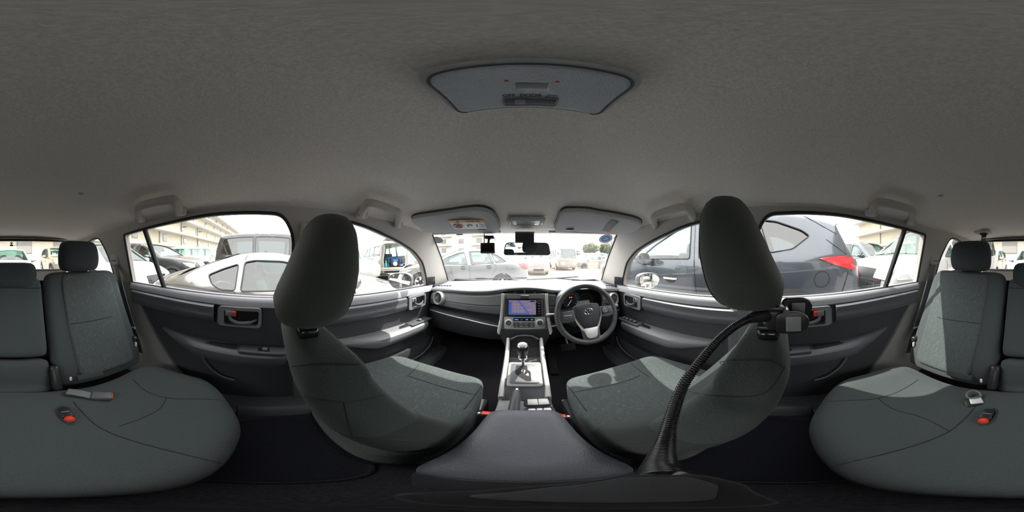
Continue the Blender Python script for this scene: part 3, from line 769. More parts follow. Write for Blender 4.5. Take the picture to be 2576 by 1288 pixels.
lb.add('backing', xf(rbox((.010, .016, -.004), (.048, .046, .004), .002), M), 'satin_black')
# outer rear belts
for sgn, sd in ((-1, 'left'), (1, 'right')):
    t = Thing('rear_seat_belt', 'dark grey seat belt hanging from the %s rear pillar beside the bench' % sd, 'seat belt', (sgn * .6, -.7, .6), group='outer rear seat belts')
    top = Vector((sgn * .648, -.885, 1.115)); path = [top, top + Vector((0, .004, -.02)), Vector((sgn * .630, -.80, .95)), Vector((sgn * .622, -.70, .75)), Vector((sgn * .620, -.655, .66)), Vector((sgn * .618, -.62, .56))]
    t.add('webbing', ribbon(crom(path, 5), (0.006, .047, .010), .0022), 'belt')
    g = bev(ext([(sgn * (.660), y, z) for y, z in rpoly([(-.935, 1.09), (-.845, 1.09), (-.850, 1.16), (-.885, 1.185), (-.925, 1.165)], .02, 4)], (-sgn * .028, 0, 0)), .006)
    t.add('guide_cover', g, 'pillar')
    t.add('guide_slot', rbox((sgn * .634, -.886, 1.118), (.010, .060, .013), .004), 'plastic_light')
    c = Vector((sgn * .616, -.69, .715))
    tg_ = t.add('tongue', xf(rbox(c, (.014, .066, .014), .004), rotm('X', 12, c)), 'plastic_grey')
    t.add('tongue_tip', plate([(-.015, 0), (.015, 0), (.012, -.034), (-.012, -.034)], .003, Matrix(((0, 0, sgn, c.x - sgn * .004), (1, 0, 0, c.y + .012), (0, 1, 0, c.z - .004), (0, 0, 0, 1))), .004), 'steel', tg_)
# front belts on the B pillars
for sgn, sd in ((-1, 'left'), (1, 'right')):
    t = Thing('front_seat_belt', 'dark seat belt running down the %s centre pillar' % sd, 'seat belt', (sgn * .66, .16, .4), group='front seat belts')
    t.add('webbing', ribbon([(sgn * .585, .150, 1.22), (sgn * .630, .150, 1.0), (sgn * .648, .15, .8), (sgn * .648, .15, .45)], (0, .047, 0), .0022), 'belt')
    t.add('guide_cover', rbox((sgn * .590, .150, 1.235), (.03, .07, .08), .012, 3), 'pillar')
    single('trim_%d' % (8 if sgn < 0 else 9), loft([[(sgn * a, y, z) for a, y in [(.71, .095), (.672, .105), (.662, .125), (.662, .205), (.672, .225), (.71, .235)]] for z in (.30, .60, .86)]), 'plastic_mid', 'dark lower cover of the %s centre pillar' % sd, kind='structure')
    single('trim_%d' % (10 if sgn < 0 else 11), loft([[(sgn * a, y, z) for a, y in [(.71, .105), (.674, .115), (.666, .13), (.666, .20), (.674, .215), (.71, .225)]] for z in (.86, 1.0)]), 'pillar', 'pale upper cover of the %s centre pillar' % sd, kind='structure')
# front buckles
for sgn, px, py in ((-1, 1225, 1042), (1, 1409, 1050)):
    c = hz(px, py, .640) + Vector((sgn * .004, 0, 0))
    t = Thing('front_belt_buckle', 'red-buttoned belt buckle beside the %s front seat' % ('left' if sgn < 0 else 'right'), 'buckle', c - Vector((0, 0, .12)), group='front belt buckles')
    M = Matrix.Translation(c) @ Matrix.Rotation(math.radians(-18), 4, 'X')
    t.add('body', xf(rbox((0, 0, -.040), (.036, .026, .085), .006, 3), M), 'satin_black')
    t.add('release_button', xf(rbox((-sgn * .004, .0, .004), (.026, .020, .006), .003), M), 'red')
    t.add('slot', xf(rbox((sgn * .013, -.004, .005), (.006, .012, .004), .001), M), 'steel')
    t.add('stalk', xf(box((0, 0, -.105), (.018, .006, .06)), M), 'satin_black')
# ================================================================== dashboard and controls
LIP = [(-.68, .893), (-.6, .902), (-.5, .909), (-.35, .915), (-.22, .926), (-.12, .946), (0, .957), (.10, .950), (.17, .935), (.24, .925), (.5, .918), (.62, .902), (.68, .890)]
LIPS = sm(LIP)
def lipz(x): return interp(LIPS, x)
def lipy(x): return .995 + .05 * (x / .66) ** 2 + (.05 * math.exp(-((x - .36) / .14) ** 4))
def slz(x): return interp([(-.66, .742), (-.35, .727), (-.14, .702), (.14, .702), (.35, .715), (.66, .742)], x)
da = Thing('dashboard', 'dark grey car dashboard with silver-edged centre stack under the windscreen', 'dashboard', (0, 1.1, .55))
xs = lin(-.672, .672, 57)
def top(x, k):
    yl, zl = lipy(x), lipz(x); e = (x / .67) ** 2
    P = [(yl + .022, zl - .014), (yl + .004, zl - .010), (yl - .002, zl - .002), (yl + .004, zl + .005), (yl + .03, zl + .012), (yl + .10, zl + .014 - .0 * e), (1.20, .945 - .02 * e + .3 * (zl - .945)), (1.32, .940 - .022 * e), (1.512 - .088 * e, .922 - .016 * e)]
    return (x, *P[k])
da.add('upper_pad', thick(gridf(top, xs, range(9)), (0, 0, -.008)), 'dash_top', ang=60)
def midp(x, k):
    yl, zl, s = lipy(x), lipz(x), slz(x); b = .765 + .012 * abs(x / .66); h = zl - .022 - b
    P = [(yl + .020, zl - .012), (yl + .010, zl - .026), (yl - .008, zl - .036), (yl - .020, b + h * .50), (yl - .012, b + h * .46), (yl - .020, b + h * .40), (yl - .018, b + h * .12), (yl - .008, b + .004), (yl + .012, b - .004)]
    return (x, *P[k])
da.add('passenger_panel', thick(gridf(midp, lin(-.668, -.135, 25), range(9)), (0, .008, 0)), 'plastic_light', ang=40)
for a, b in ((.135, .192), (.512, .668)): da.add('driver_panel', thick(gridf(midp, lin(a, b, 9), range(9)), (0, .008, 0)), 'plastic_mid', ang=40)
da.add('panel_below_cluster', thick(gridf(lambda x, k: (x, lipy(.19) + (.012, .0, -.004, .008)[k], (.792, .786, .772, .764)[k]), lin(.19, .515, 9), range(4)), (0, .01, 0)), 'plastic_mid')
def lowp(x, k):
    yl, s = lipy(x), slz(x); b = .765 + .012 * abs(x / .66)
    P = [(yl + .014, b), (yl + .022, b - .006), (yl + .020, s + .012), (yl - .020, s + .008), (yl - .034, s), (yl - .036, s - .014), (yl - .030, .64), (yl - .005, .585), (yl + .06, .555), (yl + .36, .50)]
    return (x, *P[k])
da.add('lower_panel', thick(gridf(lowp, xs, range(10)), (0, .006, .004)), 'plastic_dark', ang=40)
for a, b in ((-.66, -.145), (.15, .655)):
    da.add('silver_strip', tube([(x, lipy(x) - .036, slz(x) - .004) for x in lin(a, b, 20)], .0038, 6), 'silver')
# gaps of the glove box lid
da.add('glove_box_gap', tube([(-.60, lipy(-.6) - .034, .655), (-.59, lipy(-.59) - .022, .600), (-.38, lipy(-.38) - .018, .592), (-.20, lipy(-.2) - .020, .592), (-.18, lipy(-.18) - .034, .66)], .0022, 5), 'black_hole')
# end vents
for sgn in (-1, 1):
    px, py = (1103, 750) if sgn < 0 else (1543, 753)
    c = hy(px, py, 1.012); M = frame(c, (1, 0, 0), (0, .20, 1)) @ Matrix.Rotation(sgn * .35, 4, 'Y')
    v = da.add('side_vent', lathe([(.050, -.02), (.050, .006), (.046, .012), (.041, .010), (.039, -.02)], M, 36, True), 'silver_matt')
    da.add('vent_bore', lathe([(0, -.018), (.040, -.018), (.040, -.030)], M, 24), 'black_hole', v)
    for k in (-1, 0, 1):
        da.add('vent_slat', xf(rbox((k * .021, 0, -.004), (.016 if k == 0 else .004, 2 * math.sqrt(.037 ** 2 - (k * .021) ** 2) - .002, .004), .0015), M), 'plastic_dark', v)
    # demister slots beside the screen
    for k in range(5 if sgn < 0 else 4):
        p = hy((1105 + k * 7) if sgn < 0 else (1526 + k * 6), 722.5, 1.115)
        da.add('demister_slot', xf(plate([(-.008, -.010), (.010, -.010), (.004, .012), (-.002, .012)], .003, Matrix.Translation((p.x, 1.115, top(p.x, 5)[2] + .001))), Matrix.Identity(4)), 'black_hole')
# centre vents
for s in (-1, 1):
    v = da.add('centre_vent', rbox((s * .060, 1.008, .9225), (.112, .03, .030), .006), 'black_hole')
    for k in range(3): da.add('vent_slat', rbox((s * .060, .996, .913 + .0095 * k), (.106, .012, .0022), .0008), 'satin_black', v)
    da.add('vent_tab', rbox((s * .060, .990, .922), (.018, .006, .006), .001), 'plastic_mid', v)
da.add('vent_post', rbox((0, 1.0, .922), (.010, .03, .034), .002), 'plastic_mid')
# centre stack: tilted plate with silver rails
SM = frame((0, .958, .808), (1, 0, 0), (0, .17, .985))
st = da.add('centre_stack', plate([(-.142, -.118), (.142, -.118), (.136, .112), (-.136, .112)], .012, SM @ Matrix.Translation((0, 0, -.010)), .012, .003), 'plastic_light')
for s in (-1, 1):
    rail = [Vector((s * a, b, .006)) for a, b in [(.131, .112), (.132, .05), (.136, -.02), (.143, -.08), (.150, -.135), (.146, -.150)]]
    R = [[p + Vector((dx * k, 0, dz)) for dx, dz in ((-.010, -.008), (-.009, .002), (-.004, .007), (.004, .007), (.009, .002), (.010, -.008))] for p, k in zip(crom(rail, 5), [.9] * 14 + [1.05] * 6 + [.9, .8, .7, .6, .5, .4])]
    da.add('silver_rail', xf(loft(R), SM), 'silver', st)
da.add('stack_base', loft([[SM @ Vector(p) for p in [(-a, y, z), (a, y, z), (a, y, z - .05), (-a, y, z - .05)]] for a, y, z in [(.140, -.110, .002), (.144, -.150, .0), (.110, -.24, -.004)]]), 'plastic_dark', st)
# hazard button
hb = da.add('hazard_button', xf(rbox((0, .094, .008), (.052, .022, .012), .007, 3), SM), 'plastic_mid', st)
tri = [(0, .0085), (.009, -.0065), (-.009, -.0065)]
da.add('hazard_mark', xf(tube([(a, b + .094, .0142) for a, b in tri], .0009, 4, True), SM), 'red_print', st)
da.add('stack_inner_rim', xf(tube([(a, b, .003) for a, b in rpoly([(-.112, -.028), (.112, -.028), (.112, .082), (-.112, .082)], .008)], .0022, 5, True), SM), 'plastic_dark', st)
# --- navigation unit
nv = Thing('navigation_unit', 'black navigation head unit with purple map screen in the centre stack', 'car stereo', SM @ Vector((0, -.028, .01)))
NM = SM @ Matrix.Translation((-.002, .029, .002))
nv.add('bezel', plate([(-.1, -.054), (.1, -.054), (.1, .054), (-.1, .054)], .010, NM, .006, .002), 'gloss_black')
scn = nv.add('screen', xf(box((-.0125, 0, .0106), (.160, .090, .0012)), NM), 'screen_map')
nv.add('map_menu', xf(box((-.0835, -.004, .0115), (.016, .078, .0006)), NM), 'screen_blue', scn)
nv.add('map_status_bar', xf(box((-.022, -.0395, .0115), (.10, .009, .0006)), NM), 'screen_blue', scn)
nv.add('map_clock', xf(box((.048, .0385, .0115), (.028, .008, .0006)), NM), 'satin_black', scn)
def road(a, b, wd, m): 
    a = Vector(a); b = Vector(b); t = (b - a).normalized(); n = Vector((-t.y, t.x)) * wd / 2
    return nv.add('map_road', xf(ext([(*(a + n), .0113), (*(a - n), .0113), (*(b - n), .0113), (*(b + n), .0113)], (0, 0, .0004)), NM), m, scn)
road((-.036, .044), (.030, -.044), .007, 'screen_blue')
for a, b in [((-.07, .02), (-.02, .02)), ((-.07, .0), (-.008, .0)), ((-.07, -.02), (.008, -.02)), ((-.055, .044), (-.055, -.03)), ((-.035, .03), (-.035, -.034)), ((-.012, -.003), (-.012, -.035)),
             ((-.012, .044), (.066, .004)), ((.008, .012), (.066, .038)), ((.012, -.01), (.066, -.03)), ((.03, .023), (.045, -.02)), ((.052, .016), (.064, -.026)), ((.02, -.02), (.066, .0))]: road(a, b, .0014, 'screen_road')
for k in range(6):
    bt = nv.add('button', xf(rbox((.086, .040 - .0155 * k, .0115), (.018, .0115, .003), .0012), NM), 'satin_black')
    nv.add('button_mark', xf(box((.086, .040 - .0155 * k, .0134), (.009, .0022, .0005)), NM), 'white_print', bt)
nv.add('gloss_edge', xf(box((-.012, -.0495, .0108), (.158, .0016, .0008)), NM), 'steel')
# --- climate panel
cl = Thing('climate_panel', 'silver-grey heater panel with two round dials below the navigation screen', 'control panel', SM @ Vector((0, -.115, .01)))
KM = SM @ Matrix.Translation((0, -.066, .002))
cl.add('faceplate', plate([(-.118, -.044), (.118, -.044), (.121, .034), (-.121, .034)], .006, KM, .012, .002), 'silver_matt')
lc = cl.add('display', xf(rbox((-.004, .019, .0065), (.122, .020, .003), .001), KM), 'gloss_black')
for k, wd in enumerate((.022, .010, .014, .012)): cl.add('display_symbol', xf(box((-.048 + k * .030, .019, .0084), (wd, .007, .0006)), KM), 'led_blue' if k != 1 else 'blue_print', lc)
for k in range(4):
    x = -.049 + k * .030
    bt = cl.add('button', xf(rbox((x, -.016, .008), (.0285, .034, .006), .002), KM), 'plastic_mid')
    for dy in (.007, -.008): cl.add('button_mark', xf(box((x, -.016 + dy, .0112), (.014 if dy < 0 else .010, .0026, .0005)), KM), 'white_print', bt)
for s in (-1, 1):
    D = KM @ Matrix.Translation((s * .089 - .003, -.002, .006))
    dl = cl.add('dial', lathe([(.024, 0), (.024, .006), (.021, .010), (.0195, .018), (.017, .019), (.0165, .016), (0, .016)], D, 32), 'silver')
    cl.add('dial_cap', lathe([(.0162, .0155), (.0150, .0185), (0, .0192)], D, 28), 'plastic_mid', dl)
    cl.add('dial_mark', xf(box((.0, .010 if s > 0 else 0, .0196), (.002 if s > 0 else .010, .007 if s > 0 else .002, .0004)), D), 'white_print', dl)
# --- instrument binnacle
ib = Thing('instrument_cluster', 'instrument cluster with one blue ringed speedometer and small display under a hood', 'instrument panel', (.355, 1.06, .80))
def arch(k, y, sc=1.0, dz=0):
    P = []
    for a in lin(-.12, 1.12, 25):
        th = a * PI; P.append(Vector((.352 - .165 * sc * sp(math.cos(th), .75), y, .832 + dz + .108 * sc * sp(math.sin(th), .7))))
    return P
ib.add('hood', thick(loft([arch(0, .985, .93), arch(0, .975, .97), arch(0, .985, 1.0), arch(0, 1.06, 1.02), arch(0, 1.20, .98, .006)], False, False), (0, .001, -.001)), 'dash_top', ang=60)
ib.add('hood_lining', loft([arch(0, .987, .925), arch(0, 1.055, .88)], False, False), 'satin_black')
IM = frame((.352, 1.050, .832), (1, 0, 0), (0, .12, 1))
ib.add('face', plate([(-.158, -.06), (.158, -.06), (.155, .04), (.11, .098), (-.11, .098), (-.155, .04)], .004, IM, .03), 'black_hole')
G0 = IM @ Matrix.Translation((-.045, .016, .004))
ga = ib.add('gauge', lathe([(0, 0), (.055, 0), (.055, .003), (.059, .004), (.062, .001)], G0, 48), 'satin_black')
ib.add('gauge_ring', lathe([(.0555, .002), (.0575, .0048), (.0595, .0048), (.0600, .002)], G0, 48, True), 'blue_print', ga)
for k in range(10):
    a = math.radians(225 - k * 30)
    ib.add('gauge_number', textg(str(20 * k), .0085, G0 @ Matrix.Translation((.040 * math.cos(a), .040 * math.sin(a), .0012))), 'white_print', ga)
    ib.add('gauge_tick', xf(box((.050, 0, .0012), (.006, .0012, .0006)), G0 @ Matrix.Rotation(a, 4, 'Z')), 'led_blue', ga)
ib.add('needle', xf(box((.024, 0, .004), (.046, .0018, .001)), G0 @ Matrix.Rotation(math.radians(238), 4, 'Z')), 'led_white', ga)
for dx in (-.010, .003): ib.add('warning_light', xf(lathe([(0, .002), (.0042, .0015)], Matrix.Translation((dx, .018, 0)), 10), G0), 'led_red', ga)
ib.add('trip_display', plate([(-.02, -.045), (.085, -.045), (.085, .0), (.0, .0)], .006, IM @ Matrix.Translation((.0, .004, .002)), .004), 'screen_lcd')
ib.add('trip_digit', textg('0', .020, IM @ Matrix.Translation((.058, -.010, .0088))), 'white_print')
ib.add('trip_text', textg('12:40', .008, IM @ Matrix.Translation((.018, -.008, .0088))), 'white_print') if False else None
rim = crom([(.062 * math.cos(a) - .045, .062 * math.sin(a) + .016, .006) for a in lin(math.radians(60), math.radians(20), 5)] + [(.06, .052, .006), (.10, .03, .006), (.112, -.02, .006), (.105, -.05, .006)], 3)
ib.add('rim_line', xf(tube(rim, .0014, 5), IM), 'plastic_light')
# --- steering column and wheel
WC = Vector((.350, .862, .806)); WM = frame(WC, (1, 0, 0), (0, .40, .917)) @ Matrix.Rotation(math.radians(1.5), 4, 'Z')
co = Thing('steering_column', 'black steering column shroud with two stalks behind the wheel', 'steering column', (.35, .98, .72))
co.add('shroud', xf(loft([[Vector((a * sp(math.cos(t), .6), b * sp(math.sin(t), .6) - .01, z)) for t in lin(0, 2 * PI * 31 / 32, 32)] for a, b, z in [(.055, .05, -.025), (.068, .062, -.06), (.075, .07, -.18)]]), WM), 'plastic_dark')
for s in (-1, 1):
    P = crom([(s * .05, .012, -.065), (s * .12, .022, -.050), (s * .185, .020, -.040), (s * .212, .018, -.036)], 4)
    k = co.add('stalk', xf(tube(P, [.007] * 8 + [.008, .009, .0105, .012, .012][:len(P) - 8], 10), WM), 'plastic_mid')
    co.add('stalk_knob', xf(lathe([(0, .0), (.010, .0), (.012, .006), (.012, .020), (.008, .026), (0, .027)], Matrix.Translation((s * .205, .018, -.037)) @ Matrix.Rotation(s * PI / 2, 4, 'Y'), 16), WM), 'plastic_light', k)
sw = Thing('steering_wheel', 'black steering wheel with silver lower spoke and chrome oval emblem', 'steering wheel', WC)
RR = .176
rimp = [Vector((RR * math.cos(a), RR * math.sin(a) * .985, 0)) for a in lin(0, 2 * PI * 71 / 72, 72)]
sw.add('rim', xf(tube(rimp, .0165, 14, True, 1.0, (0, 0, 1)), WM), 'leather')
for a in (-28, 208): # stitched joints in the rim leather
    p = Vector((RR * math.cos(math.radians(a)), RR * math.sin(math.radians(a)) * .985, 0)); t = Vector((-p.y, p.x, 0)).normalized(); n = p.normalized()
    sw.add('rim_seam', xf(tube([p + (n * math.cos(q) + Vector((0, 0, 1)) * math.sin(q)) * .0168 for q in lin(0, 2 * PI * 15 / 16, 16)], .0012, 4, True), WM), 'seam')
hub = crom([(-.078, .048, 0), (-.05, .060, 0), (0, .064, 0), (.05, .060, 0), (.078, .048, 0), (.080, .0, 0), (.062, -.050, 0), (.040, -.080, 0), (0, -.090, 0), (-.040, -.080, 0), (-.062, -.050, 0), (-.080, 0, 0)], 4, True)
def dome(ol_, z0, z1, k0=1.0):
    R = [[Vector((p.x * k0, p.y * k0, z0 - .02)) for p in ol_], [Vector((p.x * k0, p.y * k0, z0)) for p in ol_]]
    for a in lin(.12, 1, 9): R.append([Vector((p.x * k0 * math.cos(a * PI / 2 * .98) ** .6, p.y * k0 * math.cos(a * PI / 2 * .98) ** .6, z0 + (z1 - z0) * math.sin(a * PI / 2))) for p in ol_])
    return loft(R)
hb = sw.add('hub', xf(dome(hub, .0, .022), WM), 'plastic_dark', ang=60)
sw.add('airbag_cover_gap', xf(tube([Vector((p.x * .90, p.y * .90, .0115)) for p in hub], .0012, 4, True), WM), 'black_hole', hb)
for s in (-1, 1):
    sp_ = sw.add('spoke', xf(bev(ext([(s * a, b, -.012) for a, b in [(.070, .034), (.165, .026), (.168, -.030), (.120, -.040), (.072, -.030)]], (0, 0, .020)), .006), WM), 'plastic_mid')
    sw.add('spoke_silver_edge', xf(loft([[Vector((s * (a - w_), b, .004)), Vector((s * a, b, .011)), Vector((s * (a + w_), b - .002, .004)), Vector((s * a, b, -.002))] for a, b, w_ in [(.0835, .010, .003), (.080, -.018, .005), (.066, -.050, .006), (.046, -.088, .008), (.040, -.10, .004)]]), WM), 'silver')
    if s > 0:
        pd = sw.add('control_pad', xf(rbox((.119, .004, .008), (.060, .044, .010), .006), WM), 'plastic_dark', sp_)
        sw.add('round_control', lathe([(.017, 0), (.017, .005), (.012, .006), (.011, .003), (.006, .003), (.005, .007), (0, .0075)], WM @ Matrix.Translation((.107, .004, .012)), 24), 'plastic_light', pd)
        for k in (-1, 0, 1): sw.add('control_mark', xf(box((.138, .004 + k * .012, .0135), (.007, .002, .0006)), WM), 'white_print', pd)
    else:
        bl = sw.add('blank_pad', xf(rbox((-.119, .002, .008), (.062, .050, .010), .004), WM), 'plastic_mid', sp_)
        sw.add('pad_groove', xf(rbox((-.119, .004, .0135), (.046, .005, .002), .001), WM), 'silver_matt', bl)
lo_ = [(-.044, -.086), (.044, -.086), (.030, -.140), (.016, -.150), (-.016, -.150), (-.030, -.140)]
sw.add('lower_spoke', xf(bev(ext([(a * 1.25, b - .004, -.010) for a, b in lo_[:2] + [(.040, -.162), (-.040, -.162)]], (0, 0, .012)), .004), WM), 'plastic_mid')
sw.add('silver_spoke_cover', plate(lo_, .012, WM @ Matrix.Translation((0, 0, .0)), .008, .003), 'silver', label='bright silver trapezoid on the lower spoke')
# emblem: outer oval with two crossed inner ovals
EMB = WM @ Matrix.Translation((0, .012, .0218))
def oval(rx, ry, cx=0, cy=0, z=0, n=40): return [Vector((cx + rx * math.cos(2 * PI * i / n), cy + ry * math.sin(2 * PI * i / n), z)) for i in range(n)]
def emblem(t, M, k=1.0, parent=None, back='plastic_dark'):
    e = t.add('emblem', xf(join(tube(oval(.0265 * k, .0182 * k, 0, 0, 0), .0022 * k, 8, True), tube(oval(.0090 * k, .0170 * k, 0, 0, .001 * k), .0019 * k, 8, True), tube(oval(.0195 * k, .0072 * k, 0, .0088 * k, .0012 * k), .0019 * k, 8, True)), M), 'chrome', parent, label='chrome emblem of three interlocked ovals')
    t.add('emblem_back', xf(lathe([(0, .0), (1, 0), (1, -.002)], Matrix.Diagonal((.0265 * k, .0182 * k, 1, 1)), 32), M), back, e)
    return e
emblem(sw, EMB, 1.0, hb, 'satin_black')
sw.add('airbag_letters', textg('SRS\nAIRBAG', .0085, WM @ Matrix.Translation((0, -.045, .0178)) @ Matrix.Rotation(-.12, 4, 'X'), .0006), 'plastic_mid', hb)
# --- pedals
pd = Thing('brake_pedal', 'black rubber brake pedal in the driver footwell', 'pedal', (.275, 1.02, .45))
pd.add('pad', xf(rbox((.272, 1.00, .50), (.105, .016, .062), .008, 3), rotm('X', -30, (.272, 1.0, .5))), 'rubber'); pd.add('arm', tube([(.272, 1.015, .515), (.272, 1.05, .545), (.272, 1.07, .575)], .008, 8), 'steel')
pd = Thing('accelerator_pedal', 'long black floor-hinged accelerator pedal beside the console', 'pedal', (.17, .95, .31))
pd.add('pad', xf(rbox((.168, 1.00, .40), (.06, .016, .21), .008, 3), rotm('X', -38, (.168, 1.0, .40))), 'rubber'); pd.add('hinge', rbox((.168, .94, .315), (.06, .04, .03), .006), 'satin_black')
# ================================================================== centre console
cc = Thing('centre_console', 'dark centre console with curved silver side rails between the front seats', 'console', (0, .6, .32))
# body as a loft towards the rear
def csec(y, hw, z): return [(-hw, y, .33), (-hw, y, z - .03), (-hw + .012, y, z), (hw - .012, y, z), (hw, y, z - .03), (hw, y, .33)]
cc.add('body', loft([csec(.93, .098, .60), csec(.86, .092, .585), csec(.70, .085, .565), csec(.52, .080, .590), csec(.44, .080, .560), csec(.362, .081, .556)]), 'plastic_dark')
for s in (-1, 1):
    P = crom([(s * .092, .905, .650), (s * .086, .80, .632), (s * .079, .66, .622), (s * .073, .54, .612), (s * .069, .475, .590)], 6)
    R = []
    for i, p in enumerate(P):
        R.append([p + Vector((dx, 0, dz)) for dx, dz in ((-.010, -.045), (-.010, -.006), (-.005, .002), (.005, .002), (.010, -.006), (.010, -.045))])
    cc.add('silver_rail', loft(R), 'silver_matt')
cc.add('front_tray', loft([[(-.075, y, z), (.075, y, z), (.075, y, z - .02), (-.075, y, z - .02)] for y, z in [(.70, .575), (.78, .572), (.87, .60), (.905, .66)]]), 'black_hole')
cc.add('tray_lip', tube([(-.076, .885, .652), (-.04, .905, .664), (0, .91, .667), (.04, .905, .664), (.076, .885, .652)], .006, 8), 'plastic_mid')
# gate panel, tilted up towards the front
GM = frame((0, .600, .622), (1, 0, 0), (0, 1, .10))
gp = cc.add('gate_panel', plate([(-.060, -.082), (.060, -.082), (.066, .080), (-.066, .080)], .012, GM @ Matrix.Translation((0, 0, -.010)), .014, .003), 'plastic_grey')
cc.add('gate_inlay', plate([(-.050, -.066), (.050, -.066), (.054, .066), (-.054, .066)], .003, GM @ Matrix.Translation((0, 0, .0015)), .010, .001), 'plastic_mid', gp)
gate = [(-.034, .052), (.010, .052), (.010, .022), (.022, .006), (.022, -.052), (.006, -.052), (-.030, -.012), (-.036, .0)]
cc.add('gate_slot', plate(gate, .0012, GM @ Matrix.Translation((0, 0, .0045)), .004), 'black_hole', gp)
cc.add('gate_step', plate([(-.012, .018), (.002, .018), (.002, .002), (.014, -.006), (.014, -.022), (-.008, -.006)], .0016, GM @ Matrix.Translation((0, 0, .0052)), .002), 'chrome', gp)
for k, ch in enumerate('PRND3L'):
    cc.add('gear_letter', textg(ch, .010, GM @ Matrix.Translation((.036, .046 - k * .020, .0050))), 'white_print' if k else 'led_red', gp)
cc.add('gate_skirt', loft([[GM @ Vector((-.066, y, z)), GM @ Vector((.066, y, z)), GM @ Vector((.064, y, z - .04)), GM @ Vector((-.064, y, z - .04))] for y, z in [(-.078, -.006), (-.105, -.016), (-.135, -.030)]]), 'plastic_mid', gp)
# rear tray with switches
cc.add('switch_tray', rbox((.0, .430, .567), (.150, .13, .016), .004), 'plastic_light')
for (x, y, wx, wy) in ((.022, .455, .030, .034), (.053, .455, .030, .034), (.018, .402, .020, .034), (.038, .402, .016, .034), (.058, .402, .020, .034)):
    cc.add('switch_blank', rbox((x, y, .578), (wx, wy, .010), .003), 'silver_matt')
cc.add('switch_surround', tube([(a, b, .577) for a, b in rpoly([(.002, .434), (.072, .434), (.072, .477), (.002, .477)], .008)], .003, 6, True), 'satin_black')
cc.add('switch_surround', tube([(a, b, .577) for a, b in rpoly([(.002, .380), (.074, .380), (.074, .424), (.002, .424)], .008)], .003, 6, True), 'satin_black')
gl = Thing('gear_lever', 'black and chrome automatic gear lever in its stepped gate', 'gear lever', (-.006, .655, .625))
LM = frame((-.006, .652, .628), (1, 0, 0), Vector((0, .93, .35)))
kn = Vector((-.008, .628, .745)); bs = Vector((-.006, .655, .625)); ax = (kn - bs).normalized()
KMx = Matrix.Translation(kn) @ ax.to_track_quat('Z', 'Y').to_matrix().to_4x4()
gl.add('shaft', tube([bs, bs + (kn - bs) * .75], [.0055, .009], 12), 'chrome')
k_ = gl.add('knob', lathe([(.0, -.055), (.013, -.055), (.018, -.030), (.0225, .0), (.0235, .014), (.0215, .024), (.015, .030), (0, .032)], KMx, 28), 'satin_black')
gl.add('knob_cap', lathe([(.0165, .0285), (.0150, .0310), (.010, .0330), (0, .0340)], KMx, 24), 'silver_matt', k_)
gl.add('knob_ring', lathe([(.0205, .0245), (.0195, .0272), (.0180, .0285)], KMx, 28), 'chrome', k_)
gl.add('collar', lathe([(.017, -.060), (.0175, -.055), (.0165, -.048)], KMx, 24), 'chrome', k_)
pb = Thing('parking_brake', 'black parking brake handle with silver push button', 'brake lever', (-.025, .33, .56))
P = crom([(-.030, .30, .575), (-.028, .36, .588), (-.026, .43, .602), (-.024, .492, .612)], 4)
pb.add('grip', tube(P, [.014, .015, .0155, .016, .0165, .017, .017, .017, .017, .0165, .0155, .0145, .013], 14, False, .9), 'leather')
pb.add('button', lathe([(.008, -.004), (.008, .012), (.006, .015), (0, .016)], Matrix.Translation(P[-1]) @ (P[-1] - P[-2]).to_track_quat('Z', 'Y').to_matrix().to_4x4(), 16), 'chrome')
pb.add('slot_cover', rbox((-.030, .345, .575), (.045, .11, .014), .006), 'satin_black')
# armrest box
ab = Thing('armrest_box', 'grained grey armrest lid on the console between the front seats', 'armrest', (0, .22, .34))
def lidz(x, y): return .668 + .010 * (y - .1) / .25 - .010 * (x / .085) ** 4
lid = cushion([(p[0] * (1 + .10 * (-p[1] / .13)), .228 + p[1]) for p in spoly(.088, .130, e=.30)], lidz, .622, .032)
ab.add('lid', lid, 'plastic_grain', ang=180)
ab.add('box', loft([[(a * sx, .225 + b * sy, z) for sx, sy in ((-1, -1), (1, -1), (1, 1), (-1, 1))] for a, b, z in [(.078, .130, .34), (.080, .130, .60), (.080, .126, .63)]]), 'plastic_dark')
ab.add('lid_rim', tube([(p[0] * (1 + .10 * (-p[1] / .13)), .228 + p[1], .622) for p in spoly(.0865, .1285, e=.30)], .003, 6, True), 'plastic_mid')
# ================================================================== things on the headliner
def onroof(px, py, off=0.0):
    d = ray(px, py); lo, hi = .02, 3.0
    f = lambda t: (CAMZ + d.z * t) - (roofz(d.x * t, d.y * t) - off)
    t = .02
    while t < 3 and f(t) < 0: t += .004
    return EYE + d * t
def roofpatch(poly2, off, th, step=.03):
    xs = [p[0] for p in poly2]; ys = [p[1] for p in poly2]; P = []
    x = min(xs)
    while x < max(xs):
        y = min(ys)
        while y < max(ys):
            P.append((x + .001, y + .0007)); y += step
        x += step
    P = [p for p in P if inpoly(p, poly2)]
    W, solid, _ = cdt(poly2, [], P)
    return thick(([Vector((p.x, p.y, roofz(p.x, p.y) - off)) for p in W], solid), (0, 0, -th))
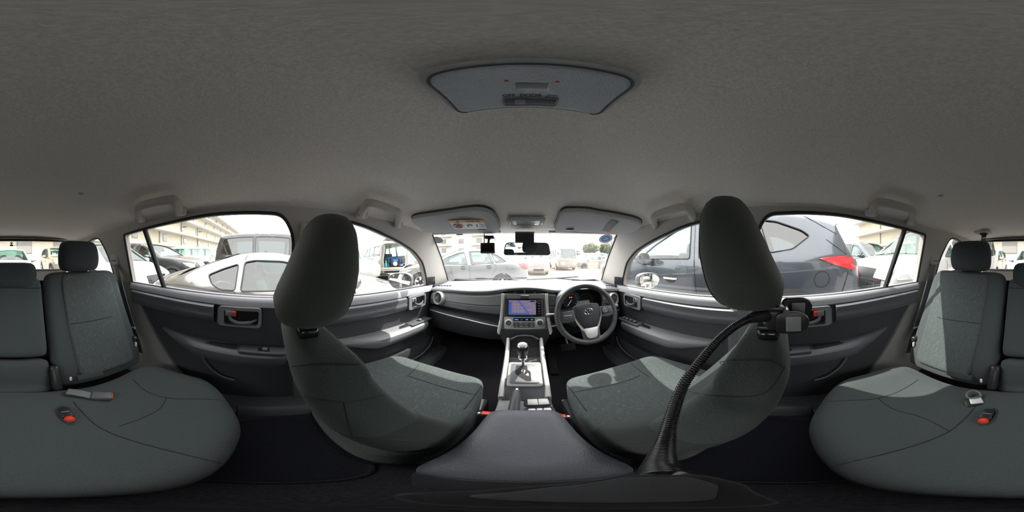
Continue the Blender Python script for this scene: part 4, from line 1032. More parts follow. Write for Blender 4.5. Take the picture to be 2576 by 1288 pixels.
# --- dome lamp
dl = Thing('dome_lamp', 'rounded dome lamp with ribbed clear lens in the middle of the headliner', 'lamp', (.006, .147, 1.39))
DM = frame((.006, .147, 1.4135), (1, 0, 0), (0, -1, 0))
hs = rpoly([(-.094, -.049), (.094, -.049), (.092, .051), (-.092, .051)], [.018, .018, .030, .030], 6)
ho = dl.add('housing', xf(bev(ext([(p[0], p[1], 0) for p in hs], (0, 0, .012)), .006, 3, 50), DM), 'visor')
ln = rpoly([(-.0865, -.046), (.0865, -.046), (.0845, .043), (-.0845, .043)], [.012, .012, .024, .024], 6)
le = dl.add('lens', xf(bev(ext([(p[0], p[1], .006) for p in ln], (0, 0, .010)), .005, 3, 50), DM), 'lens')
dl.add('lens_rim', xf(tube([(p[0] * 1.012, p[1] * 1.012, .0125) for p in ln], .0016, 6, True), DM), 'plastic_mid', le)
dl.add('lens_edge', xf(tube([(x, -.0465, .0135) for x in lin(-.076, .076, 9)], .0013, 6), DM), 'white_print', le)
wl_ = dl.add('switch_window', xf(rbox((.0, -.030, .0158), (.056, .015, .003), .001), DM), 'plastic_mid', le)
dl.add('switch_knob', xf(rbox((-.011, -.030, .0175), (.013, .012, .004), .002), DM), 'plastic_grey', wl_)
dl.add('switch_frame', xf(tube([(a, b, .0165) for a, b in rpoly([(-.029, -.0385), (.029, -.0385), (.029, -.0215), (-.029, -.0215)], .004)], .0013, 5, True), DM), 'plastic_light', wl_)
dl.add('lettering', textg('OFF', .0075, DM @ Matrix.Translation((-.022, -.0165, .0162)), .0002), 'black_print', le)
dl.add('lettering', textg('DOOR', .0075, DM @ Matrix.Translation((.0, -.0165, .0162)), .0002), 'black_print', le)
sym = [tube([(-.006, 0, 0), (-.003, .002, 0), (.003, .002, 0), (.006, 0, 0)], .0004, 4)] + [tube([(a, -.001, 0), (a * 1.7, -.004, 0)], .0004, 4) for a in (-.004, -.0014, .0014, .004)]
dl.add('lamp_symbol', xf(join(*sym), DM @ Matrix.Translation((.022, -.0165, .0164))), 'black_print', le)
bu = dl.add('bulb_seat', xf(rbox((0, .004, .0150), (.030, .014, .0022), .001), DM), 'plastic_grey', le)
for s in (-1, 1): dl.add('led_reflection_dot', xf(rbox((s * .021, .014, .0162), (.0035, .003, .0006), .0002), DM), 'red_print', le)  # red LED reflections drawn as small printed dots on the lens
# --- sun visors
def visor(name, sgn, label):
    t = Thing(name, label, 'sun visor', (sgn * .33, .72, 1.28), group='sun visors')
    px = [(1038, 551), (1090, 540), (1150, 531), (1200, 527), (1232, 533), (1248, 552), (1253, 583), (1180, 583), (1082, 585), (1050, 566)] if sgn < 0 else \
         [(1612, 560), (1560, 545), (1500, 535), (1440, 530), (1415, 535), (1403, 556), (1398, 581), (1450, 581), (1560, 588), (1600, 578)]
    pts = [onroof(a, b, .020) for a, b in px]
    loop = [(p.x, p.y) for p in crom([Vector((p.x, p.y, 0)) for p in pts], 4, True)]
    body = t.add('panel', bev(roofpatch(loop, .006, .018), .005, 2, 50), 'visor', ang=50)
    t.add('edge_welt', tube([(x, y, roofz(x, y) - .004) for x, y in loop], .0045, 6, True), 'plastic_dark')
    c = onroof(1213 if sgn < 0 else 1433, 577, .026)
    t.add('pivot_clip', xf(lathe([(.0, .006), (.018, .005), (.022, 0), (.022, -.006)], Matrix.Diagonal((1, .55, 1, 1)), 24), Matrix.Translation(c) @ Matrix.Rotation(PI, 4, 'X')), 'plastic_mid')
    t.add('rod', tube([(sgn * .13, .875, 1.284), (sgn * .53, .835, 1.286)], .006, 8), 'visor')
    return t, loop
vl, lp = visor('sun_visor', -1, 'grey sun visor with orange and white airbag warning label')
c = onroof(1178, 562, .0268)
e1 = Vector((1, 0, 0)); cx_, cy_ = c.x, c.y
def vz(x, y): return roofz(x, y) - .0248
ux = Vector((.05, .004, vz(cx_ + .025, cy_ + .002) - vz(cx_ - .025, cy_ - .002))).normalized(); uy = Vector((0, -.05, vz(cx_, cy_ - .025) - vz(cx_, cy_ + .025))).normalized()
VM = frame(Vector((cx_, cy_, vz(cx_, cy_))), ux, uy) @ Matrix.Translation((0, 0, .006)) @ Matrix.Scale(1.35, 4)
lab = vl.add('warning_label', xf(box((0, 0, .0012), (.125, .074, .0012)), VM), 'white', label='airbag warning label with orange header')
vl.add('label_header', xf(box((0, .0285, .0022), (.125, .017, .0008)), VM), 'orange_print', lab)
vl.add('label_text', textg('AIRBAG', .014, VM @ Matrix.Translation((.022, .0285, .003)), .0002), 'black_print', lab)
vl.add('label_triangle', xf(ext([(-.030, .034, .0028), (-.023, .023, .0028), (-.037, .023, .0028)], (0, 0, .0004)), VM), 'black_print', lab)
vl.add('label_prohibition', xf(join(tube(oval(.017, .017, -.040, -.008, .0024), .0016, 5, True), tube([(-.052, .004, .0024), (-.028, -.020, .0024)], .0014, 5)), VM), 'red_print', lab)
for g in (tube([(-.046, -.016, .0026), (-.044, -.004, .0026), (-.034, -.004, .0026), (-.032, -.014, .0026)], .0016, 5), tube(crom([(.0, -.016, .0026), (-.004, -.004, .0026), (.006, .002, .0026), (.014, -.006, .0026)], 3), .0012, 5), tube([(.030, -.016, .0026), (.032, .002, .0026)], .0016, 5)): vl.add('label_figure', xf(g, VM), 'black_print', lab)
for g in (box((-.018, -.008, .0024), (.0006, .050, .0005)), box((.042, -.008, .0024), (.0006, .050, .0005)), box((.052, .004, .0024), (.012, .0012, .0005)), box((.052, -.004, .0024), (.012, .0012, .0005)), box((.052, -.016, .0024), (.012, .0012, .0005))): vl.add('label_rule', xf(g, VM), 'grey_print', lab)
vr, lp = visor('sun_visor', 1, 'grey sun visor with a ticket strap above the steering wheel')
a = [onroof(x, y, .027) for x, y in [(1524, 582), (1535, 568), (1548, 555)]]
vr.add('ticket_strap', ribbon(a, (.045, .004, -.004), .002), 'plastic_mid')
# --- map lamp
p = onroof(1326, 557, .01); ml = Thing('map_lamp', 'twin reading lamp with clear lenses between the sun visors', 'lamp', p - Vector((0, 0, .02)))
uy = Vector((0, -.05, roofz(0, p.y - .025) - roofz(0, p.y + .025))).normalized(); MM = frame((.006, p.y, roofz(0.006, p.y) - .002), (1, 0, 0), uy)
h = ml.add('housing', plate([(-.078, -.045), (.078, -.045), (.086, .045), (-.086, .045)], .014, MM, .018, .005), 'visor')
for s in (-1, 1):
    l_ = ml.add('lens', xf(rbox((s * .032, .002, .013), (.058, .058, .006), .006, 3), MM), 'lens', label='clear ribbed lens')
    ml.add('bulb_glint', xf(rbox((s * .040, -.010, .0162), (.012, .008, .002), .001), MM), 'chrome', l_)
    ml.add('press_tab', xf(rbox((s * .071, .0, .013), (.010, .050, .005), .003), MM), 'plastic_grey')
# --- interior mirror
im = Thing('rear_view_mirror', 'rear view mirror on a dark stalk at the top of the windscreen', 'mirror', (.012, .76, 1.15))
to_ = (Vector((.10, -.3, 1.14)) - Vector((.012, .72, 1.183))).normalized()
IMM = frame((.012, .735, 1.183), (to_.cross(Vector((0, 0, 1))) * -1), Vector((0, 0, 1)) - to_ * to_.z)
ol_ = [(p[0], p[1]) for p in rpoly([(-.108, -.022), (-.10, .029), (.10, .029), (.108, -.022), (.10, -.030), (-.10, -.030)], .02, 5)]
mo = im.add('shell', bev(ext([(a, b, -.024) for a, b in ol_], (0, 0, .026)), .006, 3, 50), 'plastic_dark')
bpy.data.objects.remove(mo)
im.add('shell', xf(bev(ext([(a, b, -.024) for a, b in ol_], (0, 0, .026)), .006, 3, 50), IMM), 'plastic_dark')
im.add('glass', xf(ext([(a * .955, b * .90, .002) for a, b in ol_], (0, 0, .001)), IMM), 'mirror_glass')
im.add('arm', tube([(.012, .755, 1.195), (.012, .80, 1.225), (.012, .86, 1.25)], .012, 10), 'satin_black')
im.add('sensor_housing', loft([[(a * s, y, z) for s, z in ((-1, zb_), (1, zb_), (1, zt), (-1, zt))] for a, y, zb_, zt in [(.046, .805, 1.205, 1.262), (.050, .83, 1.20, 1.275), (.052, .90, 1.21, 1.272)]]), 'satin_black')
# --- dashboard camera
dc = Thing('dash_camera', 'small black dash camera hanging from the windscreen left of the mirror', 'camera', (-.19, .83, 1.16))
dc.add('body', rbox((-.192, .835, 1.191), (.076, .026, .056), .004, 2), 'satin_black')
dc.add('screen', box((-.192, .8215, 1.194), (.066, .001, .040)), 'gloss_black'); dc.add('name_strip', box((-.192, .8212, 1.1685), (.060, .001, .0028)), 'plastic_grey')
dc.add('ball_mount', tube([(-.190, .84, 1.218), (-.190, .848, 1.235), (-.190, .862, 1.248)], [.007, .006, .012], 10), 'satin_black')
dc.add('bracket', rbox((-.190, .868, 1.252), (.050, .03, .018), .004), 'satin_black')
dc.add('cable', tube(crom([(-.215, .845, 1.218), (-.216, .85, 1.24), (-.218, .86, 1.262), (-.224, .885, 1.285)], 4), .0025, 6), 'rubber')
dc.add('cable', tube(crom([(-.168, .860, 1.252), (-.158, .855, 1.243), (-.152, .845, 1.232)], 4), .002, 6), 'rubber')
# --- grab handles
GR = {('left', 'rear'): [(352, 552), (347, 528), (362, 516), (425, 503), (441, 508), (453, 534)],
      ('left', 'front'): [(910, 541), (918, 518), (936, 511), (990, 528), (1004, 538), (1001, 566)],
      ('right', 'front'): [(1650, 573), (1644, 549), (1660, 537), (1716, 521), (1732, 525), (1745, 551)],
      ('right', 'rear'): [(2192, 536), (2203, 514), (2220, 509), (2280, 523), (2296, 534), (2292, 559)]}
for (sd, fr), px in GR.items():
    P = [onroof(a, b, .016 if i in (0, 5) else .034) for i, (a, b) in enumerate(px)]
    # keep below the lining
    t = Thing('grab_handle', 'folded grey grab handle above the %s %s door window' % (sd, fr), 'grab handle', (P[0] + P[5]) / 2 - Vector((0, 0, .02)), group='grab handles')
    Q = crom(P, 5)
    t.add('grip', tube(Q, [.019] * 6 + [.0165] * (len(Q) - 12) + [.019] * 6, 12, False, .8), 'pillar', ang=60)
    for e in (P[0], P[5]):
        t.add('end_cap', xf(rbox((0, 0, 0), (.036, .050, .034), .012, 3), Matrix.Translation((e.x, e.y, e.z + .002))), 'pillar')
# --- ceiling outlet of the centre belt
p = onroof(2474, 585, .008)
ca = Thing('ceiling_belt_outlet', 'pale ceiling outlet with a dark belt strap hanging above the right rear headrest', 'seat belt', p - Vector((0, 0, .1)))
uy = Vector((0, .05, roofz(p.x, p.y + .025) - roofz(p.x, p.y - .025))).normalized()
CM = frame(p, (-1, 0, 0), uy)
ca.add('cover', plate([(-.060, -.045), (.060, -.045), (.066, .055), (-.066, .055)], .010, CM @ Matrix.Translation((0, 0, -.004)), .015, .003), 'pillar')
ca.add('slot', xf(rbox((0, -.012, .010), (.062, .035, .014), .005), CM), 'satin_black')
q = CM @ Vector((0, -.02, .018))
ca.add('webbing', ribbon([q, q + Vector((0, .012, -.018)), q + Vector((0, .016, -.045)), q + Vector((0, .016, -.075))], (.040, 0, 0), .005), 'belt')
ca.add('tongue', rbox(q + Vector((0, .014, -.022)), (.044, .006, .010), .002), 'steel')
# --- small camera on the rear window
rc = Thing('rear_camera', 'tiny black camera stuck to the inside of the rear window', 'camera', (-.02, -1.5, 1.20))
cpt = hy(29, 614, -1.50)
rc.add('body', rbox(cpt + Vector((0, 0, -.012)), (.032, .022, .014), .003), 'satin_black'); rc.add('bracket', rbox(cpt + Vector((0, -.012, .010)), (.022, .02, .012), .002), 'satin_black')
rc.add('arm', tube([cpt + Vector((0, 0, -.008)), cpt + Vector((0, -.008, .010))], .004, 6), 'satin_black')
rc.add('cable', tube(crom([cpt + Vector((-.016, 0, -.012)), cpt + Vector((-.045, 0, -.010)), cpt + Vector((-.055, -.004, .002)), cpt + Vector((-.048, -.008, .028))], 4), .0016, 5), 'rubber')
# --- stickers on the glass
def sticker(name, px, py, label, parts):
    t_, s_, q = wspt(px, py); n = (wsf(min(1, t_ + .02), s_) - q).cross(wsf(t_, s_ + .02) - q).normalized()
    if n.y > 0: n = -n
    M = frame(q + n * .002, Vector((1, (wsf(t_, s_ + .02) - wsf(t_, s_ - .02)).y / max(1e-6, (wsf(t_, s_ + .02) - wsf(t_, s_ - .02)).x), 0)), Vector((0, 0, 1)) - n * n.z)
    t = Thing(name, label, 'sticker', q)
    for nm, g, m in parts: t.add(nm, xf(g, M), m)
def disc(rx, ry, z, n=32): return ext([(rx * math.cos(2 * PI * i / n), ry * math.sin(2 * PI * i / n), z) for i in range(n)], (0, 0, .0004))
sticker('inspection_sticker', 1524, 600, 'round blue sticker with a pink rim at the right top of the windscreen',
        [('rim', disc(.046, .046, 0), 'pink_print'), ('white_ring', disc(.039, .039, .0006), 'white_print'), ('centre', disc(.033, .033, .0012), 'blue_print')] + [('text_line', box((0, .014 - .009 * k, .0020), (.036 if k in (1, 2) else .024, .0028, .0003)), 'white_print') for k in range(4)])
sticker('date_sticker', 1556, 600, 'small pale square sticker beside the round blue one on the windscreen', [('sheet', box((0, 0, 0), (.030, .030, .0004)), 'white_print'), ('print', join(box((0, .010, .0004), (.024, .004, .0003)), box((.003, -.004, .0004), (.010, .012, .0003))), 'grey_print')])
sticker('oval_sticker', 1100, 604, 'plain grey oval sticker at the left top of the windscreen', [('rim', disc(.040, .036, 0), 'grey_print'), ('centre', disc(.036, .032, .0006), 'plastic_grey')] + [('text_line', box((0, .012 - .008 * k, .0012), (.04, .0016, .0003)), 'grey_print') for k in range(4)])
sticker('antenna_patch', 1156, 587, 'narrow dark strip stuck to the left top of the windscreen', [('strip', box((0, 0, 0), (.040, .010, .002)), 'satin_black')])
# ================================================================== outside fittings of this car
for sgn, sd in ((-1, 'left'), (1, 'right')):
    c = Vector((sgn * .945, .985, .935))
    t = Thing('door_mirror', 'dark door mirror outside the %s front window' % sd, 'mirror', c - Vector((0, 0, .1)), group='door mirrors')
    aim = (Vector((.36, .2, 1.14)) - c).normalized(); aim = (aim + Vector((0, -1, 0))).normalized()
    uxx = aim.cross(Vector((0, 0, 1))) * -1; M = frame(c, uxx, Vector((0, 0, 1)) - aim * aim.z)
    ol2 = [(a * -sgn, b) for a, b in [(-.100, .004), (-.085, .045), (-.03, .066), (.045, .066), (.088, .045), (.092, -.005), (.07, -.048), (.0, -.064), (-.06, -.048)]]
    ol2 = [(p.x, p.y) for p in crom([Vector((a, b, 0)) for a, b in ol2], 4, True)]
    R = [[Vector((a * k, b * k, z)) for a, b in ol2] for k, z in [(.93, -.002), (1.02, .006), (1.10, -.010), (1.12, -.05), (.98, -.09), (.5, -.12)]]
    R = [[M @ p for p in r] for r in R]
    t.add('shell', loft(R), 'plastic_mid', ang=60)
    t.add('glass', xf(ext([(a * .93, b * .93, .004) for a, b in ol2], (0, 0, .001)), M), 'mirror_glass')
    t.add('foot', loft([[(sgn * x, y, z) for y, z in ((.99, z0 - .02), (1.06, z0 - .025), (1.06, z0 + .012), (.99, z0 + .015))] for x, z0 in ((.74, .905), (.82, .893), (.90, .885))]), 'satin_black')
for k, (a, b, lb) in enumerate((((-.46), .02, 'left'), ((.02), .50, 'right'))):
    t = Thing('windscreen_wiper', 'black wiper blade parked along the %s half of the windscreen base' % lb, 'wiper', ((a + b) / 2, 1.5, .9), group='wipers')
    P = [(x, wsf(.86 + .05 * (1 - q), x / .68).y + .014, wsf(.86 + .05 * (1 - q), x / .68).z + .020) for q, x in zip(lin(0, 1, 8), lin(a, b, 8))]
    t.add('blade', tube(P, .006, 6), 'rubber'); t.add('arm', tube([P[4], (b + .06, 1.585, .90)], .007, 6), 'satin_black')
# bonnet of this car
def bon(y, s): return (s * (.70 - .05 * ((y - 1.6) / .9) ** 2), y + .0, .885 - .16 * ((y - 1.55) / .95) ** 1.6 - .05 * s * s)
single('trim_12', thick(gridf(bon, lin(1.60, 2.45, 12), lin(-1, 1, 13)), (0, 0, -.02)), mat('own_paint', (.55, .56, .58), .3, metal=.6, coat=.8), 'pale silver bonnet of this car beyond the windscreen', kind='structure', ang=180)
# ================================================================== clamp, gooseneck and holder
gm = Thing('gooseneck_mount', 'black ribbed gooseneck arm with a spring clamp on the right front headrest', 'mount', (.30, .0, .99))
path = crom([(.285, .030, 1.040), (.262, .050, 1.042), (.232, .072, 1.034), (.192, .088, 1.016), (.142, .094, .985), (.106, .084, .945), (.072, .062, .938), (.044, .040, .958), (.030, .026, .985), (.026, .022, .994)], 12)
# resample evenly and rib the surface
L = [0]
for i in range(1, len(path)): L.append(L[-1] + (path[i] - path[i - 1]).length)
def at(s):
    for i in range(1, len(L)):
        if s <= L[i]: k = (s - L[i - 1]) / (L[i] - L[i - 1]); return path[i - 1].lerp(path[i], k)
    return path[-1]
N = 420; pp = [at(L[-1] * i / (N - 1)) for i in range(N)]
gm.add('gooseneck', tube(pp, [.0062 + .0007 * math.cos(2 * PI * i / 4) for i in range(N)], 14), 'gooseneck', ang=180)
gm.add('socket', tube([(.300, .018, 1.036), (.284, .032, 1.040), (.272, .043, 1.042), (.262, .050, 1.042)], [.0125, .0120, .0105, .0085], 18), 'satin_black')
gm.add('clamp_body', rbox((.300, .006, 1.030), (.030, .044, .044), .008, 3), 'satin_black')
hp = rpoly([(-.030, -.021), (.012, -.022), (.030, -.010), (.030, .012), (.012, .024), (-.030, .022)], .014, 5)
for k, (cx_, cy_, cz_, rx) in enumerate(((.284, -.020, 1.026, 0), (.318, -.032, 1.046, .3))):
    M = Matrix(((0, 0, -1, cx_), (-1, 0, 0, cy_), (0, 1, 0, cz_), (0, 0, 0, 1))) @ Matrix.Rotation(rx, 4, 'X')
    hpart = gm.add('clamp_handle', xf(bev(ext([(p[0], p[1], -.006) for p in hp], (0, 0, .012)), .004, 2, 50), M), 'satin_black')
    gm.add('grip_pad', xf(rbox((.002, 0, .006), (.026, .030, .003), .004), M), 'plastic_grey', hpart)
    for j in range(6): gm.add('grip_rib', xf(box((-.008 + j * .004, 0, .0082), (.0014, .026, .0012)), M), 'plastic_light', hpart)
gm.add('spring_pin', lathe([(.006, -.024), (.006, .024)], Matrix.Translation((.300, -.010, 1.050)) @ Matrix.Rotation(PI / 2, 4, 'Y'), 12), 'steel')
gm.add('jaw', rbox((.303, .018, 1.052), (.034, .052, .010), .004), 'satin_black'); gm.add('jaw', rbox((.303, .018, 1.012), (.034, .052, .010), .004), 'satin_black')
ho_ = [(-.014, .012), (-.002, .0235), (.020, .030), (.033, .017), (.027, .006), (.008, -.001)]
gm.add('holder_plate', bev(ext([(a, b, .992) for a, b in rpoly(ho_, .005)], (0, 0, .006)), .0015), 'satin_black')
gm.add('holder_block', bev(ext([(a * .72 + .004, b * .72 + .005, .998) for a, b in rpoly(ho_, .004)], (0, 0, .006)), .0015), 'plastic_dark')
# --- rear floor mats
for sgn, sd in ((-1, 'left'), (1, 'right')):
    pts = rpoly([(sgn * a, b) for a, b in [(.15, -.28), (.15, .12), (.30, .20), (.54, .20), (.56, -.02), (.42, -.28)]], .06, 5)
    g = thick(([Vector((a, b, .305 + .075 * math.exp(-(a / .13) ** 4) - .03 * math.exp(-((abs(a) - .38) / .16) ** 4))) for a, b in pts], [tuple(range(len(pts)))]), (0, 0, .004))
    t = Thing('floor_mat', 'black carpet floor mat in the %s rear footwell' % sd, 'floor mat', (sgn * .35, 0, .30), group='rear floor mats')
    W, solid, _ = cdt(pts, [], [(sgn * x, y) for x in lin(.16, .54, 12) for y in lin(-.26, .18, 9)])
    zf_ = lambda a: .304 + .075 * math.exp(-(a / .13) ** 4) - .03 * math.exp(-((abs(a) - .38) / .16) ** 4)
    t.add('pile', thick(([Vector((p.x, p.y, zf_(p.x))) for p in W], solid), (0, 0, .005)), 'carpet_mat')
    t.add('bound_edge', tube([(a, b, zf_(a) + .005) for a, b in pts], .005, 6, True), 'carpet')
# ================================================================== the car park outside
mat('asphalt', (.30, .29, .275), .9, bump=('noise', 60, .4, .01), var=(8, .12))
mat('paving', (.27, .18, .125), .9, bump=('noise', 40, .3, .01), var=(5, .10))
def paint(name, col, metal=.3): return mat(name, col, .28, metal=metal, coat=1.0)
paint('paint_grey', (.055, .065, .082), .35); paint('paint_silver', (.17, .165, .16), .7); paint('paint_white', (.31, .31, .31), .0)
paint('paint_black', (.016, .017, .019), .1); paint('paint_pearl', (.34, .34, .33), .15); paint('paint_beige', (.26, .23, .18), .3); paint('paint_navy', (.02, .03, .05), .2)
paint('paint_cream', (.27, .255, .225), .0); paint('paint_pale_silver', (.24, .25, .265), .5)
mat('tyre', (.02, .02, .02), .8); mat('arch_black', (.028, .03, .033), .6); mat('tail_red', (.60, .02, .03), .15, coat=1.0); mat('lamp_clear', (.70, .72, .74), .1, metal=.4, coat=1.0)
mat('car_inside', (.05, .05, .052), .8); mat('car_inside_pale', (.45, .42, .36), .8); mat('plate_white', (.36, .36, .34), .5)
glassmat('tinted', (.16, .19, .20), .45, .10); glassmat('aqua_glass', (.55, .82, .78), .35, .10)
def wheel(t, s, W, y, r, lod):
    M = Matrix.Translation((s * (W / 2 - .115), y, r)) @ Matrix.Rotation(s * PI / 2, 4, 'Y')
    wh = t.add('wheel', lathe([(r * .62, -.10), (r * .97, -.10), (r, -.06), (r, .06), (r * .97, .095), (r * .66, .10), (r * .62, .07)], M, 36 if lod else 20), 'tyre', ang=40)
    t.add('rim', lathe([(0, .045), (r * .15, .055), (r * .2, .04), (r * .55, .05), (r * .63, .085), (r * .66, .085), (r * .66, .02), (0, .0)], M, 32 if lod else 16), 'silver', wh)
    if lod:
        for k in range(5):
            t.add('wheel_spoke', xf(loft([[(a, -w_, z), (a, w_, z), (a, w_, z + .02), (a, -w_, z + .02)] for a, w_, z in ((r * .12, .025, .045), (r * .60, .035, .062))]), M @ Matrix.Rotation(2 * PI * k / 5, 4, 'Z')), 'silver', wh)
def build_car(name, label, cat, sp_, loc, rotz, pm, lod=1, group=None, glass='car_glass', back_glass=None, inside='car_inside'):
    t = Thing(name, label, cat, loc, rotz, True, group)
    L, W = sp_['L'], sp_['W']; tum = sp_.get('tum', .40); belt = sp_['belt']; r = sp_.get('r', .06); tap = sp_.get('taper', .16); tl = sp_.get('taplen', .8)
    pieces = [(n, crom([Vector((a, b, 0)) for a, b in pts], 4 if lod else 2), cr, m) for n, pts, cr, m in sp_['top']]
    out = []
    for n, P, cr, m in pieces: out += P if not out else P[1:]
    def lat0(y, z):
        b = interp(belt, y); x = W / 2
        if z > b: x -= .02 + tum * (z - b)
        else: x -= .02 * min(1, max(0, (z - b + .06) / .06)) + .05 * ((b - z) / .7) ** 2
        e = max(0, (abs(y) - (L / 2 - tl)) / tl); return x - tap * e ** 2.2
    def dist(y, z):
        q = Vector((y, z, 0)); best = 9
        for a, b in zip(out, out[1:]):
            ab = b - a; k = 0 if ab.length_squared < 1e-9 else max(0, min(1, (q - a).dot(ab) / ab.length_squared)); best = min(best, (q - a - ab * k).length)
        return best
    def latx(y, z):
        d = dist(y, z); x = lat0(y, z)
        if d < r: x -= r * (1 - math.sqrt(max(0, 1 - (1 - d / r) ** 2)))
        return x
    # side skin
    loop = [(p.x, p.y) for p in out]
    wr = sp_['wr']; ra = wr * 1.13; bot = [(out[-1].x, out[-1].y)]
    zsill = sp_.get('sill', .24)
    for wy in sorted(sp_['wheels']):
        a0 = math.asin(max(-1, min(1, (zsill - wr) / ra)))
        bot += [(wy - ra * math.cos(a), wr + ra * math.sin(a)) for a in lin(a0, PI - a0, 17)]
    bot = bot[1:]
    outer = loop + bot
    # interior helper points near the rounded edge, and along the belt
    hp_ = []
    for i in range(1, len(out) - 1):
        tdir = (out[i + 1] - out[i - 1]).normalized(); n = Vector((tdir.y, -tdir.x, 0))
        for f in (.12, .4, 1.0):
            for sg in (1, -1):
                q = out[i] + n * sg * r * f
                if inpoly((q.x, q.y), outer): hp_.append((q.x, q.y))
    for y in lin(-L / 2 + .1, L / 2 - .1, 22 if lod else 12):
        for z in [interp(belt, y) + .005, interp(belt, y) - .02, interp(belt, y) - .10, interp(belt, y) - .25, .45]: hp_.append((y, z))
    wins = [rpoly(w_[1], .03, 3) for w_ in sp_['wins']]
    hp_ = [q for q in hp_ if not any(inpoly(q, w_) for w_ in wins)]
    Wv, solid, hs = cdt(outer, wins, hp_)
    L3 = [Vector((latx(p.x, p.y), p.x, p.y)) for p in Wv]
    for s in (-1, 1):
        S = [Vector((s * p.x, p.y, p.z)) for p in L3]
        sd = t.add('body_side', thick(compact(S, solid), (-s * .03, 0, 0)), pm, ang=50)
        for k, (wn_, poly, gl_) in enumerate(sp_['wins']):
            g = compact(S, hs[k])
            t.add('window', mv(g, (-s * .012, 0, 0)), gl_ or glass, sd)
            if lod: t.add('window_trim', tube([Vector((s * (latx(a, b) + .001), a, b)) for a, b in wins[k]], .008, 5, True), 'rubber', sd)
        for ln in sp_.get('seams', []) if lod else []:
            P = [Vector((s * (latx(p.x, p.y) + .0005), p.x, p.y)) for p in crom([Vector((a, b, 0)) for a, b in ln], 5)]
            t.add('panel_gap', tube(P, .0032, 5), 'black_hole', sd)
        for nm, poly, m, off in sp_.get('patches', []):
            pl = rpoly(poly, sp_.get('pr', .03), 3); Wp, sol, _ = cdt(pl, [], [(y, z) for y in lin(min(q[0] for q in pl), max(q[0] for q in pl), 7)[1:-1] for z in lin(min(q[1] for q in pl), max(q[1] for q in pl), 5)[1:-1] if inpoly((y, z), pl)])
            t.add(nm, thick(([Vector((s * (latx(p.x, p.y) + off), p.x, p.y)) for p in Wp], sol), (-s * .02, 0, 0)), m)
        for (y, z) in sp_.get('handles', []) if lod else []:
            x = latx(y, z); c = Vector((s * x, y, z))
            cup = t.add('handle_cup', lathe([(0, .002), (.06, .004), (.072, .0)], Matrix.Translation(c + Vector((s * .004, 0, 0))) @ Matrix.Rotation(s * PI / 2, 4, 'Y') @ Matrix.Diagonal((.8, 1.2, 1, 1)), 20), 'arch_black')
            t.add('door_handle', bev(loft([[c + Vector((s * (o + a), dy, b)) for a, b in ((0, -.013), (.014, -.011), (.014, .011), (0, .013))] for dy, o in ((-.11, .004), (-.09, .02), (.07, .02), (.10, .004))]), .004), sp_.get('handle_mat', pm))
        if 'mirror' in sp_:
            y, z = sp_['mirror']; x = lat0(y, z) + .02
            R = [[Vector((s * (x + .12 + .11 * sp(math.cos(a), .7) * kx), y + dy, z + .05 + .075 * sp(math.sin(a), .7) * kx)) for a in lin(0, 2 * PI * 23 / 24, 24)] for dy, kx in ((-.06, .92), (-.05, 1), (.03, .95), (.08, .6), (.10, .15))]
            mi = t.add('door_mirror', loft(R), pm, ang=60); t.add('mirror_face', ext([p + Vector((0, -.002, 0)) for p in R[0]], (0, -.003, 0)), 'mirror_glass', mi)
            t.add('mirror_foot', rbox((s * (x + .02), y, z - .02), (.16, .07, .05), .015), 'arch_black', mi)
        for wy in sp_['wheels']:
            wheel(t, s, W, wy, wr, lod)
            if sp_.get('cladding'):
                ring_ = [(wy + q * math.cos(a), wr + q * math.sin(a)) for q, seq in ((ra + .005, lin(-.1, PI + .1, 19)), (ra + .075, lin(PI + .1, -.1, 19))) for a in seq]
                Wp, sol, _ = cdt(ring_, []); t.add('arch_cladding', thick(([Vector((s * (latx(p.x, p.y) + .012), p.x, p.y)) for p in Wp], sol), (-s * .03, 0, 0)), 'arch_black')
    # skin across the car
    def ribf(P, cr):
        n = len(P)
        def f(k, s):
            i = min(int(k), n - 2); fr = k - i; p = P[i].lerp(P[i + 1], fr); tdir = (P[min(i + 1, n - 1)] - P[max(i - 1, 0)] if fr < .5 else P[min(i + 2, n - 1)] - P[i]).normalized()
            nn = Vector((tdir.y, -tdir.x, 0)); nn = -nn
            x = s * (lat0(p.x, p.y) - r); c = cr * (1 - s * s)
            return Vector((x, p.x + nn.x * c, p.y + nn.y * c))
        return f
    rf = {}
    for n, P, cr, m in pieces:
        # outline runs front to rear, so the outward side is to the left of the travel direction reversed
        f = ribf(P, -cr); rf[n] = (f, len(P) - 1)
        if m is None: continue
        mm = pm if m == 'paint' else (glass if m == 'glass' else (back_glass or glass if m == 'backglass' else m))
        g = gridf(f, list(range(len(P))), lin(-1, 1, 17 if lod else 9))
        o = t.add(n, thick(g, (0, 0, -.012)) if m == 'paint' else g, mm, ang=60)
    def rpatch(nm, piece, k0, k1, s0, s1, m, off=.014, parent=None, nk=11, ns=17):
        f, n = rf[piece]
        def h(k, s):
            q = f(k * n, s); e = .01; a = f(min(n, k * n + e), s) - f(max(0, k * n - e), s); b = f(k * n, s + e) - f(k * n, s - e); nr = a.cross(b).normalized()
            if nr.dot(q - Vector((0, 0, .6))) < 0: nr = -nr
            return q + nr * off
        g = gridf(h, lin(k0, k1, nk), lin(s0, s1, ns)); c = sum(g[0], Vector()) / len(g[0]); inn = (Vector((0, c.y * .5, .6)) - c).normalized() * .03
        return t.add(nm, thick(g, inn), m, parent)
    for a in sp_.get('ribs', []): rpatch(*a)
    # floor pan and seats
    zf = sp_.get('pan', .32)
    t.add('floor_pan', box((0, 0, zf), (W - .30, L - .7, .10)), 'arch_black')
